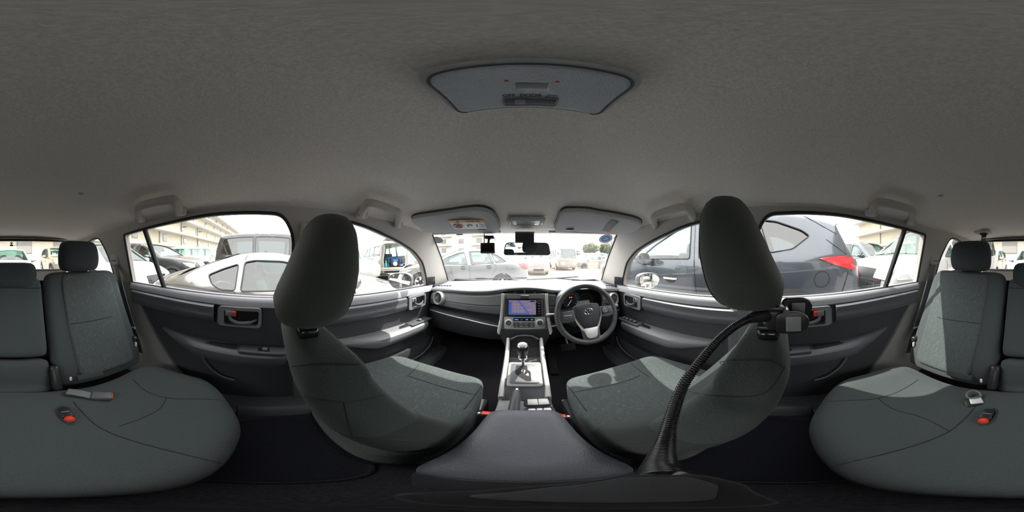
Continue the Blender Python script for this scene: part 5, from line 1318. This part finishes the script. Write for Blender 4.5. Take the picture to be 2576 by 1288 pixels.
    if lod and not sp_.get('noseats'):
        for y in sp_.get('seatrows', (.1, -.75)):
            for s in (-1, 1):
                zb_ = interp(belt, y)
                se = t.add('seat', xf(rbox((s * W * .21, y, zb_ - .22), (.46, .14, .66), .05, 3), rotm('X', 12, (0, y, zb_ - .4))), inside)
                t.add('headrest', xf(rbox((s * W * .21, y - .03, zb_ + .18), (.24, .10, .16), .04, 3), rotm('X', 12, (0, y, zb_ - .4))), inside, se)
        if sp_.get('steer', True): t.add('dash_shelf', rbox((0, sp_.get('dashy', .75), interp(belt, .8) - .10), (W - .34, .5, .12), .04), inside)
    t.rpatch = rpatch; t.latx = latx; t.rf = rf
    return t
SUV = dict(L=4.54, W=1.84, r=.07, taper=.20, taplen=1.0, wr=.355, wheels=(-1.37, 1.33), sill=.27, cladding=True, belt=[(-2.3, 1.18), (-1.2, 1.15), (.9, 1.06), (2.3, .98)], tum=.36, pr=.02,
    top=[('front_bumper', [(2.14, .26), (2.27, .40), (2.28, .62), (2.22, .84), (2.10, .96)], .10, 'paint'), ('bonnet', [(2.10, .96), (1.7, 1.05), (1.25, 1.11), (.82, 1.14)], .03, 'paint'),
         ('windscreen', [(.82, 1.14), (.52, 1.33), (.22, 1.50), (-.05, 1.60)], .05, 'glass'), ('roof', [(-.05, 1.60), (-.45, 1.67), (-1.0, 1.665), (-1.6, 1.61), (-1.98, 1.55)], .03, 'paint'),
         ('rear_window', [(-1.98, 1.55), (-1.96, 1.50), (-2.05, 1.30), (-2.13, 1.15)], .06, 'tinted'), ('tailgate', [(-2.13, 1.15), (-2.22, 1.02), (-2.24, .80), (-2.30, .66), (-2.28, .45), (-2.14, .28)], .08, 'paint')],
    wins=[('a', [(.58, 1.105), (.30, 1.305), (.02, 1.455), (-.14, 1.525), (-.24, 1.55), (-.31, 1.115)], None), ('b', [(-.43, 1.12), (-.36, 1.56), (-.70, 1.565), (-.98, 1.55), (-1.10, 1.17)], 'tinted'),
          ('c', [(-1.19, 1.18), (-1.07, 1.545), (-1.25, 1.52), (-1.52, 1.42), (-1.60, 1.36), (-1.42, 1.22)], 'tinted')],
    seams=[[(-.29, 1.58), (-.34, 1.30), (-.38, 1.05), (-.40, .7), (-.38, .38)], [(-.98, 1.57), (-1.12, 1.25), (-1.16, 1.05), (-1.10, .88), (-1.0, .72)], [(.95, 1.08), (.90, .8), (.84, .4)], [(-1.55, 1.60), (-1.72, 1.50), (-1.92, 1.40)], [(-1.78, 1.33), (-2.02, 1.17)]] +
          [[(-1.715 + .083 * math.cos(a), .912 + .083 * math.sin(a)) for a in lin(0, 2 * PI, 13)], [(-1.88, .60), (-1.95, .72), (-2.04, .98)]],
    patches=[('tail_lamp', [(-1.68, 1.125), (-1.92, 1.150), (-2.08, 1.135), (-2.15, .985), (-2.02, 1.010), (-1.86, 1.055)], 'tail_red', .012), ('head_lamp', [(1.72, .93), (1.95, .94), (2.10, .90), (2.12, .80), (1.98, .79)], 'lamp_clear', .012)],
    handles=[(-.04, .875), (-.98, .92)], mirror=(.36, 1.07), handle_mat='silver_matt',
    ribs=[('tail_lamp_inner', 'tailgate', .08, .34, -1.0, -.62, 'tail_red'), ('tail_lamp_inner', 'tailgate', .08, .34, .62, 1.0, 'tail_red'), ('grille', 'front_bumper', .45, .85, -.55, .55, 'gloss_black'), ('head_lamp_inner', 'front_bumper', .72, .98, -1, -.62, 'lamp_clear'), ('head_lamp_inner', 'front_bumper', .72, .98, .62, 1, 'lamp_clear'), ('lower_cladding', 'tailgate', .72, 1, -1, 1, 'arch_black'), ('number_plate', 'tailgate', .42, .56, -.22, .22, 'plate_white')])
COUPE = dict(L=4.20, W=1.78, r=.10, taper=.30, taplen=1.1, wr=.31, wheels=(-1.30, 1.22), sill=.20, belt=[(-2.1, .84), (-1.2, .86), (-.6, .80), (.9, .76), (2.1, .60)], tum=.62,
    top=[('front_bumper', [(1.98, .20), (2.10, .32), (2.10, .46), (2.0, .56), (1.86, .62)], .16, 'paint'), ('bonnet', [(1.86, .62), (1.5, .72), (1.1, .80), (.72, .86)], .06, 'paint'),
         ('windscreen', [(.72, .86), (.48, .98), (.22, 1.09), (.0, 1.155)], .06, 'glass'), ('roof', [(.0, 1.155), (-.25, 1.195), (-.55, 1.20), (-.80, 1.17)], .035, 'paint'),
         ('rear_window', [(-.80, 1.17), (-1.05, 1.09), (-1.32, .985), (-1.52, .90)], .05, 'tinted'), ('tail', [(-1.52, .90), (-1.80, .83), (-2.0, .76), (-2.08, .62), (-2.06, .40), (-1.94, .24)], .10, 'paint')],
    wins=[('a', [(.50, .835), (.26, .975), (.02, 1.075), (-.20, 1.12), (-.50, 1.13), (-.62, 1.11), (-.64, .81)], 'aqua_glass'), ('b', [(-.70, .815), (-.69, 1.09), (-.86, 1.035), (-1.02, .965), (-.96, .87), (-.86, .82)], 'tinted')],
    seams=[[(-.70, .80), (-.76, .66), (-.74, .40), (-.62, .26)], [(.62, .80), (.60, .5), (.50, .26)], [(-.62, 1.14), (-.60, 1.19)], [(.05, 1.10), (.02, 1.16)], [(-.85, .80), (-1.3, .83), (-1.7, .80)]],
    patches=[('head_lamp', [(1.50, .60), (1.75, .62), (1.92, .52), (1.80, .48)], 'lamp_clear', .010), ('tail_lamp', [(-1.84, .76), (-2.0, .72), (-2.02, .62), (-1.90, .62)], 'tail_red', .010)],
    handles=[(-.50, .70)], mirror=(.52, .84), ribs=[('air_intake', 'front_bumper', .20, .55, -.5, .5, 'black_hole'), ('number_plate', 'tail', .52, .66, -.2, .2, 'plate_white')], seatrows=(-.35,), dashy=.45)
SEDAN = dict(L=4.60, W=1.76, r=.07, taper=.20, taplen=.9, wr=.315, wheels=(-1.36, 1.34), sill=.22, belt=[(-2.3, .98), (-1.2, .965), (.9, .90), (2.3, .78)], tum=.42,
    top=[('front_bumper', [(2.16, .22), (2.29, .36), (2.30, .52), (2.22, .68), (2.08, .76)], .14, 'paint'), ('bonnet', [(2.08, .76), (1.7, .86), (1.3, .93), (.98, .97)], .04, 'paint'),
         ('windscreen', [(.98, .97), (.66, 1.15), (.36, 1.30), (.08, 1.39)], .06, 'glass'), ('roof', [(.08, 1.39), (-.3, 1.45), (-.8, 1.45), (-1.15, 1.40)], .03, 'paint'),
         ('rear_window', [(-1.15, 1.40), (-1.42, 1.28), (-1.66, 1.14), (-1.82, 1.06)], .06, 'backglass'), ('boot', [(-1.82, 1.06), (-2.05, 1.05), (-2.20, 1.02), (-2.26, .85), (-2.29, .60), (-2.26, .40), (-2.12, .25)], .08, 'paint')],
    wins=[('a', [(.80, .955), (.42, 1.175), (.10, 1.305), (-.12, 1.345), (-.24, .945)], None), ('b', [(-.36, .955), (-.28, 1.36), (-.62, 1.375), (-.92, 1.34), (-1.08, .985)], None), ('c', [(-1.15, .995), (-1.0, 1.315), (-1.22, 1.23), (-1.48, 1.04)], None)],
    seams=[[(-.22, 1.37), (-.29, 1.0), (-.32, .7), (-.30, .30)], [(-.96, 1.36), (-1.12, 1.0), (-1.14, .80), (-1.02, .60)], [(.92, .92), (.90, .6), (.84, .30)], [(-1.46, .92), (-1.52, .80), (-1.68, .79), (-1.78, .82)], [(-1.72, 1.05), (-1.95, .93), (-2.05, .82)]],
    patches=[('tail_lamp', [(-1.90, .97), (-2.12, .985), (-2.22, .95), (-2.24, .78), (-2.12, .76), (-2.0, .82)], 'tail_red', .012), ('head_lamp', [(1.62, .74), (1.90, .76), (2.10, .70), (2.14, .60), (1.95, .60)], 'lamp_clear', .012)],
    handles=[(-.10, .84), (-.92, .87)], mirror=(.72, .93),
    ribs=[('tail_lamp_inner', 'boot', .40, .60, -1, -.60, 'tail_red'), ('tail_lamp_inner', 'boot', .40, .60, .60, 1, 'tail_red'), ('grille', 'front_bumper', .35, .80, -.42, .42, 'gloss_black'), ('number_plate', 'boot', .58, .70, -.2, .2, 'plate_white'), ('head_lamp_inner', 'front_bumper', .68, .98, -1, -.55, 'lamp_clear'), ('head_lamp_inner', 'front_bumper', .68, .98, .55, 1, 'lamp_clear')])
MINIVAN = dict(L=4.90, W=1.85, r=.07, taper=.16, taplen=.9, wr=.34, wheels=(-1.50, 1.45), sill=.24, belt=[(-2.5, 1.12), (-1, 1.11), (1.3, 1.08), (2.5, .98)], tum=.20,
    top=[('front_bumper', [(2.30, .24), (2.43, .36), (2.45, .60), (2.42, .85), (2.30, 1.04)], .10, 'paint'), ('bonnet', [(2.30, 1.04), (2.0, 1.10), (1.7, 1.16)], .03, 'paint'),
         ('windscreen', [(1.7, 1.16), (1.3, 1.42), (.98, 1.66), (.72, 1.80)], .06, 'glass'), ('roof', [(.72, 1.80), (.2, 1.90), (-.8, 1.93), (-1.8, 1.91), (-2.25, 1.86)], .03, 'paint'),
         ('rear_window', [(-2.25, 1.86), (-2.34, 1.65), (-2.40, 1.40), (-2.42, 1.22)], .05, 'backglass'), ('tailgate', [(-2.42, 1.22), (-2.45, .95), (-2.46, .6), (-2.34, .28)], .06, 'paint')],
    wins=[('q', [(1.42, 1.14), (1.18, 1.36), (1.10, 1.13)], None), ('a', [(1.04, 1.13), (1.10, 1.40), (.72, 1.66), (.30, 1.74), (.22, 1.13)], None), ('b', [(.12, 1.14), (.16, 1.76), (-.40, 1.80), (-.98, 1.80), (-.98, 1.15)], 'tinted'), ('c', [(-1.08, 1.16), (-1.08, 1.80), (-1.7, 1.78), (-2.10, 1.74), (-2.22, 1.22), (-1.6, 1.16)], 'tinted')],
    seams=[[(.20, 1.80), (.15, 1.1), (.14, .32)], [(-1.03, 1.84), (-1.04, 1.1), (-1.0, .65)], [(1.40, 1.08), (1.36, .6), (1.10, .34)]],
    patches=[('head_lamp', [(1.98, .98), (2.20, 1.0), (2.34, .96), (2.38, .84), (2.15, .84)], 'lamp_clear', .012), ('tail_lamp', [(-2.20, 1.5), (-2.32, 1.5), (-2.40, 1.0), (-2.28, .95)], 'tail_red', .010)],
    handles=[(.30, .98), (.02, .98)], mirror=(1.18, 1.12), seatrows=(.5, -.5), dashy=1.2,
    ribs=[('grille', 'front_bumper', .16, .84, -.80, .80, 'satin_black'), ('head_lamp_inner', 'front_bumper', .72, .96, -1, -.60, 'lamp_clear'), ('head_lamp_inner', 'front_bumper', .72, .96, .60, 1, 'lamp_clear'), ('number_plate', 'front_bumper', .30, .42, -.18, .18, 'plate_white')])
VAN = dict(L=4.70, W=1.70, r=.08, taper=.10, taplen=.6, wr=.32, wheels=(-1.45, 1.25), sill=.26, belt=[(-2.4, 1.16), (2.4, 1.12)], tum=.16,
    top=[('front_bumper', [(2.22, .26), (2.34, .36), (2.36, .60), (2.34, .90), (2.28, 1.08)], .08, 'paint'), ('bonnet', [(2.28, 1.08), (2.18, 1.16), (2.08, 1.20)], .06, 'paint'),
         ('windscreen', [(2.08, 1.20), (1.80, 1.48), (1.56, 1.72), (1.44, 1.82)], .06, 'glass'), ('roof', [(1.44, 1.82), (1.0, 1.92), (-.5, 1.96), (-2.0, 1.95), (-2.30, 1.90)], .05, 'paint'),
         ('rear_window', [(-2.30, 1.90), (-2.34, 1.60), (-2.36, 1.20)], .03, 'backglass'), ('tailgate', [(-2.36, 1.20), (-2.37, .90), (-2.37, .5), (-2.30, .30)], .03, 'paint')],
    wins=[('a', [(1.72, 1.18), (1.48, 1.62), (1.30, 1.76), (.72, 1.78), (.70, 1.16)], None), ('b', [(.52, 1.18), (.52, 1.78), (-.62, 1.80), (-.62, 1.20)], None), ('c', [(-.82, 1.20), (-.82, 1.80), (-2.02, 1.80), (-2.06, 1.24)], None)],
    seams=[[(.62, 1.84), (.61, 1.1), (.60, .34)], [(-.72, 1.84), (-.72, 1.1), (-.70, .60)], [(-.70, .98), (-2.3, .98)]],
    patches=[('tail_lamp', [(-2.22, .98), (-2.33, .98), (-2.34, .76), (-2.24, .76)], 'tail_red', .010), ('head_lamp', [(2.10, .96), (2.28, .98), (2.32, .80), (2.16, .80)], 'lamp_clear', .010)],
    handles=[(.78, 1.02), (.40, 1.02)], mirror=(1.60, 1.18), seatrows=(.95,), dashy=1.75,
    ribs=[('grille', 'front_bumper', .52, .70, -.55, .55, 'plastic_grey'), ('lower_grille', 'front_bumper', .26, .40, -.6, .6, 'arch_black'), ('number_plate', 'front_bumper', .40, .50, -.18, .18, 'plate_white'), ('head_lamp_inner', 'front_bumper', .58, .80, -1, -.66, 'lamp_clear'), ('head_lamp_inner', 'front_bumper', .58, .80, .66, 1, 'lamp_clear')])
COMPACT = dict(L=3.90, W=1.68, r=.08, taper=.20, taplen=.8, wr=.30, wheels=(-1.22, 1.22), sill=.22, belt=[(-2, 1.02), (.8, .94), (2, .80)], tum=.34,
    top=[('front_bumper', [(1.82, .22), (1.93, .34), (1.94, .54), (1.86, .74), (1.74, .82)], .12, 'paint'), ('bonnet', [(1.74, .82), (1.45, .92), (1.12, 1.0)], .04, 'paint'),
         ('windscreen', [(1.12, 1.0), (.78, 1.20), (.48, 1.38), (.26, 1.46)], .06, 'glass'), ('roof', [(.26, 1.46), (-.2, 1.51), (-.9, 1.50), (-1.5, 1.44)], .03, 'paint'),
         ('rear_window', [(-1.5, 1.44), (-1.66, 1.26), (-1.78, 1.06)], .06, 'backglass'), ('tailgate', [(-1.78, 1.06), (-1.88, .85), (-1.92, .55), (-1.80, .26)], .08, 'paint')],
    wins=[('a', [(.92, .99), (.52, 1.24), (.26, 1.38), (.0, 1.42), (-.06, .985)], None), ('b', [(-.16, .99), (-.10, 1.43), (-.55, 1.43), (-.86, 1.40), (-.92, 1.03)], None), ('c', [(-1.0, 1.05), (-.96, 1.39), (-1.30, 1.34), (-1.45, 1.16)], 'tinted')],
    seams=[[(-.04, 1.45), (-.11, 1.0), (-.12, .35)], [(-.90, 1.42), (-.98, 1.0), (-.92, .62)]],
    patches=[('tail_lamp', [(-1.62, 1.05), (-1.76, 1.04), (-1.86, .84), (-1.72, .86)], 'tail_red', .012), ('head_lamp', [(1.35, .82), (1.60, .82), (1.78, .72), (1.62, .64)], 'lamp_clear', .012)],
    handles=[(.02, .86), (-.80, .90)], mirror=(.78, .98), ribs=[('grille', 'front_bumper', .30, .70, -.5, .5, 'gloss_black'), ('number_plate', 'front_bumper', .34, .48, -.18, .18, 'plate_white'), ('head_lamp_inner', 'front_bumper', .66, .96, -1, -.58, 'lamp_clear'), ('head_lamp_inner', 'front_bumper', .66, .96, .58, 1, 'lamp_clear')])
BUS = dict(L=6.60, W=2.05, r=.10, taper=.12, taplen=.6, wr=.36, wheels=(-1.9, 2.0), sill=.34, belt=[(-3.4, 1.30), (3.4, 1.26)], tum=.10, pan=.45,
    top=[('front_bumper', [(3.18, .34), (3.28, .44), (3.30, .70), (3.28, 1.0), (3.24, 1.22)], .10, 'paint'), ('windscreen', [(3.24, 1.22), (3.12, 1.60), (2.98, 2.0), (2.90, 2.14)], .12, 'aqua_glass'),
         ('roof', [(2.90, 2.14), (2.70, 2.30), (1.5, 2.38), (-2.5, 2.38), (-3.2, 2.28)], .05, 'paint'), ('rear_window', [(-3.2, 2.28), (-3.26, 1.9), (-3.28, 1.3)], .04, 'tinted'), ('tail', [(-3.28, 1.3), (-3.30, .8), (-3.24, .4)], .04, 'paint')],
    wins=[('w%d' % k, [(2.55 - k * 1.12, 1.30), (2.55 - k * 1.12, 2.06), (1.53 - k * 1.12, 2.06), (1.53 - k * 1.12, 1.30)], 'tinted') for k in range(5)],
    seams=[], patches=[], handles=[], mirror=(3.15, 1.70), seatrows=(2.0, 1.0, 0, -1.0), dashy=2.9,
    ribs=[('grille', 'front_bumper', .42, .62, -.34, .34, 'plastic_grey'), ('head_lamp', 'front_bumper', .42, .62, -.95, -.5, 'lamp_clear'), ('head_lamp', 'front_bumper', .42, .62, .5, .95, 'lamp_clear'), ('fog_lamp', 'front_bumper', .22, .32, -.85, -.6, 'plastic_grey'), ('fog_lamp', 'front_bumper', .22, .32, .6, .85, 'plastic_grey'), ('number_plate', 'front_bumper', .20, .32, -.16, .16, 'plate_white')])
# --- ground
single('ground', thick(gridf(lambda u, v: (u, v, -.02 * max(0, v - 2) if v < 40 else -.76), lin(-120, 120, 9), [-60, -30, 0, 2, 8, 14, 20, 30, 40, 100, 160]), (0, 0, -.1)), 'asphalt', 'pale grey tarmac of the car park', kind='structure')
single('paving', thick(gridf(lambda u, v: (u, v, -.02 * (v - 2) + .004), [-24, 0, 36], [9, 20, 30, 40]), (0, 0, -.003)), 'paving', 'warm peach coloured paving ahead of the car', kind='structure')
# --- the neighbours
suv = build_car('grey_suv', 'dark grey metallic SUV parked close alongside on the right, red tail lamp', 'car', SUV, (2.48, 1.30, 0), 0, 'paint_grey', glass='aqua_glass')
build_car('sports_coupe', 'low silver sports coupe parked close alongside on the left', 'car', COUPE, (-2.52, .35, -.03), 0, 'paint_silver')
build_car('silver_sedan', 'pale silver sedan standing across the front, seen through the windscreen', 'car', SEDAN, (-2.25, 5.62, -.07), math.radians(106), 'paint_pale_silver', glass='aqua_glass', inside='car_inside_pale')
mv_ = build_car('white_minivan', 'white minivan with big dark grille facing the rear right window', 'car', MINIVAN, (2.34, -3.72, 0), 0, 'paint_white', glass='aqua_glass')
f, n = mv_.rf['front_bumper']
for k in range(5):
    mv_.rpatch('grille_bar', 'front_bumper', .29 + .10 * k, .302 + .10 * k, -.74, .74, 'steel', .020, None, 2, 17)
for k in range(6):
    mv_.rpatch('grille_upright', 'front_bumper', .28, .70, -.66 + .26 * k, -.652 + .26 * k, 'plastic_mid', .018, None, 11, 2)
q = f(n * .72, 0); emblem(mv_, frame(q + Vector((0, .055, .012)), (-1, 0, 0), (0, 0, 1)), 3.6)
mv_.rpatch('red_badge', 'front_bumper', .70, .76, .30, .44, 'tail_red', .026)
build_car('black_van', 'tall black minivan standing beyond the silver coupe', 'car', dict(MINIVAN, patches=MINIVAN['patches'][:1]), (-6.25, .55, 0), 0, 'paint_black', glass='tinted', back_glass='tinted')
build_car('black_suv', 'black SUV with pale reflections behind the coupe on the left', 'car', SUV, (-5.3, -4.3, 0), 0, 'paint_black', glass='aqua_glass', inside='car_inside_pale')
build_car('small_silver_car', 'small silver hatchback nosing in behind the coupe', 'car', COMPACT, (-2.65, -4.15, 0), 0, 'paint_pearl', glass='aqua_glass')
build_car('white_saloon', 'white saloon facing the rear window, greenish windscreen', 'car', SEDAN, (.10, -7.6, 0), 0, 'paint_white', glass='aqua_glass')
build_car('beige_suv', 'beige SUV half hidden by the left rear headrest', 'car', SUV, (-2.75, -9.1, 0), 0, 'paint_beige', glass='aqua_glass', inside='car_inside_pale')
build_car('white_hatchback', 'white hatchback behind the right rear headrest', 'car', COMPACT, (2.75, -9.0, 0), 0, 'paint_white', glass='aqua_glass')
build_car('navy_van', 'dark navy minivan seen between the grey SUV and the white minivan', 'car', MINIVAN, (8.2, -4.4, 0), math.radians(100), 'paint_navy', glass='aqua_glass', back_glass='tinted')
# van with its tailgate up
OPENVAN = dict(VAN); OPENVAN['top'] = [p for p in VAN['top'] if p[0] not in ('rear_window', 'tailgate')] + [('tail_frame', VAN['top'][4][1], .03, None), ('rear_bumper', [(-2.36, 1.20), (-2.37, .90), (-2.38, .62), (-2.30, .30)], .03, None)]
ov = build_car('open_van', 'white van with its tailgate raised, showing tools inside', 'van', OPENVAN, (-8.5, 7.1, -.08), math.radians(67), 'paint_cream', glass='aqua_glass')
ov.add('rear_step', rbox((0, -2.33, .52), (1.56, .14, .20), .03), 'paint_cream'); ov.add('cargo_floor', box((0, -1.2, .60), (1.50, 2.2, .04)), 'car_inside')
tgp = ov.add('raised_tailgate', xf(rbox((0, -2.80, 2.0), (1.48, .95, .06), .03), rotm('X', -8, (0, -2.3, 1.95))), 'paint_cream'); ov.add('tailgate_pane', xf(box((0, -2.95, 1.965), (1.2, .45, .02)), rotm('X', -8, (0, -2.3, 1.95))), 'tinted', tgp)
for s in (-1, 1): ov.add('opening_pillar', rbox((s * .77, -2.32, 1.2), (.07, .08, 1.30), .02), 'paint_cream')
ov.add('front_bulkhead', box((0, .10, 1.0), (1.5, .04, .75)), 'car_inside')
Mv = Matrix.Translation((-8.5, 7.1, -.08)) @ Matrix.Rotation(math.radians(67), 4, 'Z')
p = Mv @ Vector((0.05, -1.95, .62)); gen = Thing('generator', 'blue portable generator inside the open white van', 'generator', p, math.radians(67), True)
gen.add('engine', rbox((0, 0, .17), (.34, .40, .26), .03), 'satin_black'); gen.add('fuel_tank', rbox((.10, 0, .36), (.34, .36, .14), .04, 3), mat('tank_blue', (.03, .18, .55), .35)); gen.add('flywheel_cover', lathe([(.12, -.02), (.12, .02), (.05, .04), (0, .04)], Matrix.Translation((.05, -.22, .18)) @ Matrix.Rotation(PI / 2, 4, 'X'), 20), 'silver')
for y in (-.24, .24): gen.add('frame_hoop', tube([(-.34, y, .02), (-.34, y, .46), (-.28, y, .50), (.28, y, .50), (.34, y, .46), (.34, y, .02)], .016, 8), 'tank_blue')
p = Mv @ Vector((-.40, -2.05, .62)); bt_ = Thing('detergent_bottle', 'green plastic bottle beside the generator', 'bottle', p, 0, True)
bt_.add('body', lathe([(0, 0), (.07, 0), (.075, .02), (.075, .20), (.03, .26), (.03, .30)], None, 16), mat('bottle_green', (.10, .50, .42), .35)); bt_.add('cap', lathe([(.034, .30), (.034, .34), (0, .34)], None, 12), 'white')
p = Mv @ Vector((-.66, -2.12, .62)); bt_ = Thing('rag_bag', 'crumpled white bag at the van sill', 'bag', p, 0, True)
bt_.add('sack', lathe([(0, 0), (.11, .0), (.13, .06), (.10, .14), (.04, .19), (.05, .22)], None, 12), 'white'); bt_.add('tie', lathe([(.044, .185), (.048, .192), (.044, .20)], None, 12), 'grey_print')
p = Mv @ Vector((.50, -2.08, .62)); bt_ = Thing('spray_hose', 'coiled pale hose on the van floor', 'hose', p, 0, True)
bt_.add('coil', tube([(.14 * math.cos(a), .10 * math.sin(a), .02 + .010 * a) for a in lin(0, 14, 60)], .014, 6), 'white'); bt_.add('nozzle', tube([(.14, 0, .16), (.24, .05, .20)], [.012, .02], 8), 'steel')
build_car('white_compact', 'white compact car in front of the open van', 'car', dict(COMPACT, ribs=COMPACT['ribs'][2:]), (-7.75, 4.15, -.03), math.radians(-90), 'paint_white', glass='aqua_glass')
# ahead
kv = build_car('white_box_van', 'white box-nosed van facing the windscreen below the mirror', 'van', dict(VAN, W=1.62), (.92, 13.2, -.2), PI, 'paint_white', glass='aqua_glass')
build_car('cream_minibus', 'cream minibus with wide windscreen facing the car', 'bus', BUS, (4.15, 18.4, -.30), PI, 'paint_cream', glass='aqua_glass', inside='car_inside_pale')
for k, (spx, x, y, a, pm, lb) in enumerate([(COMPACT, 8.2, 18.5, 80, 'paint_white', 'white compact in the row right of the minibus'), (VAN, 9.6, 22.0, 95, 'paint_white', 'white van parked behind the compact right of the minibus'), (COMPACT, 11.6, 15.6, 70, 'paint_white', 'white hatchback at the right end of the far row'),
        (SEDAN, 15.4, 19.2, 85, 'paint_silver', 'silver saloon at the far right of the row'), (SEDAN, 7.0, 25.5, 90, 'paint_pale_silver', 'pale saloon far behind the minibus'), (COMPACT, -9.0, 15.5, 40, 'paint_white', 'white compact far ahead on the left'), (VAN, -13, 17, 30, 'paint_white', 'white van far ahead on the left'),
        (SEDAN, -11.0, 11.8, 60, 'paint_pale_silver', 'pale saloon beyond the open van'), (COMPACT, -8.4, -8.6, 20, 'paint_white', 'white hatchback far behind the black SUV'), (VAN, -13.5, -6.4, 10, 'paint_white', 'white van beyond the black SUV'), (SEDAN, -11.6, -.6, 0, 'paint_white', 'white saloon behind the tall black minivan'), (COMPACT, 6.8, -9.2, 0, 'paint_white', 'white compact behind the white minivan')]):
    build_car('distant_car', lb, 'car' if spx is not VAN else 'van', spx, (x, y, -.02 * max(0, y - 2)), math.radians(a), pm, lod=0, group='distant parked cars', glass='aqua_glass', back_glass='aqua_glass')
# sign board on the paving
sb = Thing('sign_board', 'cream roadside sign board standing on the paving', 'sign', (5.0, 11.2, -.18), math.radians(12), True)
sb.add('panel', rbox((0, 0, .62), (.86, .04, .42), .01), 'plate_white'); sb.add('orange_band', box((0, -.023, .60), (.62, .006, .10)), 'orange_print')
for s in (-1, 1): sb.add('leg', tube([(s * .38, 0, 0), (s * .38, 0, .45)], .02, 8), 'steel')
# --- long building behind
mat('render_cream', (.40, .365, .295), .9, bump=('noise', 20, .2, .01), var=(1.5, .06)); mat('render_white', (.42, .41, .39), .9); mat('window_dark', (.12, .13, .13), .2, coat=.5); mat('frame_grey', (.17, .165, .155), .6); mat('concrete', (.20, .19, .17), .9)
def windows(t, wl, spots, wd, hg, ax='x', m='window_dark'):
    sx, sy = (wd, .06) if ax == 'x' else (.06, wd)
    for c in spots:
        fr = t.add('window', rbox(c, (sx + .16 if ax == 'x' else .08, .08 if ax == 'x' else sy + .16, hg + .16), .02), 'frame_grey')
        d = Vector((0, .03, 0)) if ax == 'x' else Vector((.03, 0, 0))
        t.add('pane', box(Vector(c) + d, (sx, sy, hg)), m, fr)
bd = Thing('long_building', 'long cream building with stepped ledges behind the parked cars', 'building', (-25, -15.5, 0))
bd.add('wall', box((-25, -17.5, 6.2), (110, 4, 12.4)), 'render_cream')
for z, x0, x1, dp in ((2.9, -76, 30, .5), (5.1, -70, 30, 1.3), (7.6, -74, 30, 1.5), (10.0, -78, 30, 1.6), (12.3, -80, 30, 1.8)):
    bd.add('ledge', box(((x0 + x1) / 2, -15.5 + dp / 2, z), (x1 - x0, dp, .28)), 'render_white')
for z in (3.6, 6.0, 8.5, 10.9):
    windows(bd, None, [(-6.5 * k - 8.0 + (z * 1.7) % 3, -15.48, z + .45) for k in range(9)], .9, 1.0)
windows(bd, None, [(x, -15.48, 2.0) for x in (-12.5, -4.7, -1.1, 2.6, 6.4, 13.0)], 1.3, 1.1, m='frame_grey')
for x in (-34, -27, -20.5, -13, 9, 15, 21):
    bd.add('bracket', box((x, -15.1, 6.75), (.35, .8, .18)), 'concrete'); bd.add('drain_pipe', tube([(x + 1, -15.4, .2), (x + 1, -15.4, 7.4)], .07, 8), 'frame_grey')
for x in (11.0, 14.5, 18.5): bd.add('air_conditioner', rbox((x, -15.0, 5.55), (.8, .4, .6), .04), 'render_white')
# --- apartment block ahead on the left
ap = Thing('apartment_block', 'white apartment block with rows of balconies ahead on the left', 'building', (-26, 47, 0))
ap.add('wall', box((-23, 50, 13), (26, 6, 26)), 'render_white')
for k in range(8):
    for c0, c1 in ((-35.5, -29.5), (-28.5, -22.5), (-16.0, -11.0)):
        ap.add('balcony', box(((c0 + c1) / 2, 46.5, 1.6 + 2.9 * k), (c1 - c0, 1.1, .22)), 'render_white')
    windows(ap, None, [(-32.5, 46.98, 2.9 + 2.9 * k), (-25.5, 46.98, 2.9 + 2.9 * k), (-19.3, 46.98, 2.9 + 2.9 * k), (-13.5, 46.98, 2.9 + 2.9 * k)], 1.6, 1.3, m='frame_grey')
tw = Thing('glass_tower', 'pale blue office tower far off behind the trees on the right', 'building', (36, 62, 0))
tw.add('shaft', box((37, 64, 9), (9, 6, 18)), mat('tower_blue', (.22, .27, .31), .4))
for k in range(6): tw.add('floor_band', box((37, 60.9, 2 + 2.8 * k), (9.1, .2, .4)), 'render_white')
for k in range(4): tw.add('mullion', box((34 + 2 * k, 60.9, 9), (.25, .25, 18)), 'frame_grey')
# --- trees
mat('leaf', (.085, .11, .035), .7, var=(3, .3)); mat('bark', (.20, .15, .10), .9)
def tree(x, y, h, rr, label):
    t = Thing('tree', label, 'tree', (x, y, 0), 0, True, group='trees beyond the far row of cars')
    t.add('trunk', tube([(0, 0, 0), (.05, 0, h * .35), (0, .05, h * .6)], [.22, .16, .10], 10), 'bark')
    for k in range(4): a = k * 1.7; t.add('branch', tube([(0, 0, h * .4), (rr * .5 * math.cos(a), rr * .5 * math.sin(a), h * .66)], [.08, .03], 6), 'bark')
    V = []; F = []; rnd = random.Random(int(x * 10))
    for _ in range(2600):
        while True:
            p = Vector((rnd.uniform(-1, 1), rnd.uniform(-1, 1), rnd.uniform(-1, 1)))
            if .25 < p.length < 1 + .12 * math.sin(5 * p.x) * math.cos(6 * p.y): break
        c = Vector((p.x * rr, p.y * rr, h * .68 + p.z * h * .34)); s = rnd.uniform(.14, .26); u = Vector((rnd.gauss(0, 1), rnd.gauss(0, 1), rnd.gauss(0, 1))).normalized(); v = u.orthogonal().normalized(); o = len(V)
        V += [c - u * s, c + v * s * .6, c + u * s, c - v * s * .6]; F.append((o, o + 1, o + 2, o + 3))
    t.add('foliage', (V, F), 'leaf', kind='stuff')
tree(17.5, 41, 4.6, 2.3, 'round green tree with a broad crown above the far cars'); tree(24.0, 44, 5.0, 2.2, 'round green tree nearest the pale blue tower'); tree(13.5, 46, 3.0, 2.6, 'low wide tree just right of the minibus')
# --- electrical box near the bus
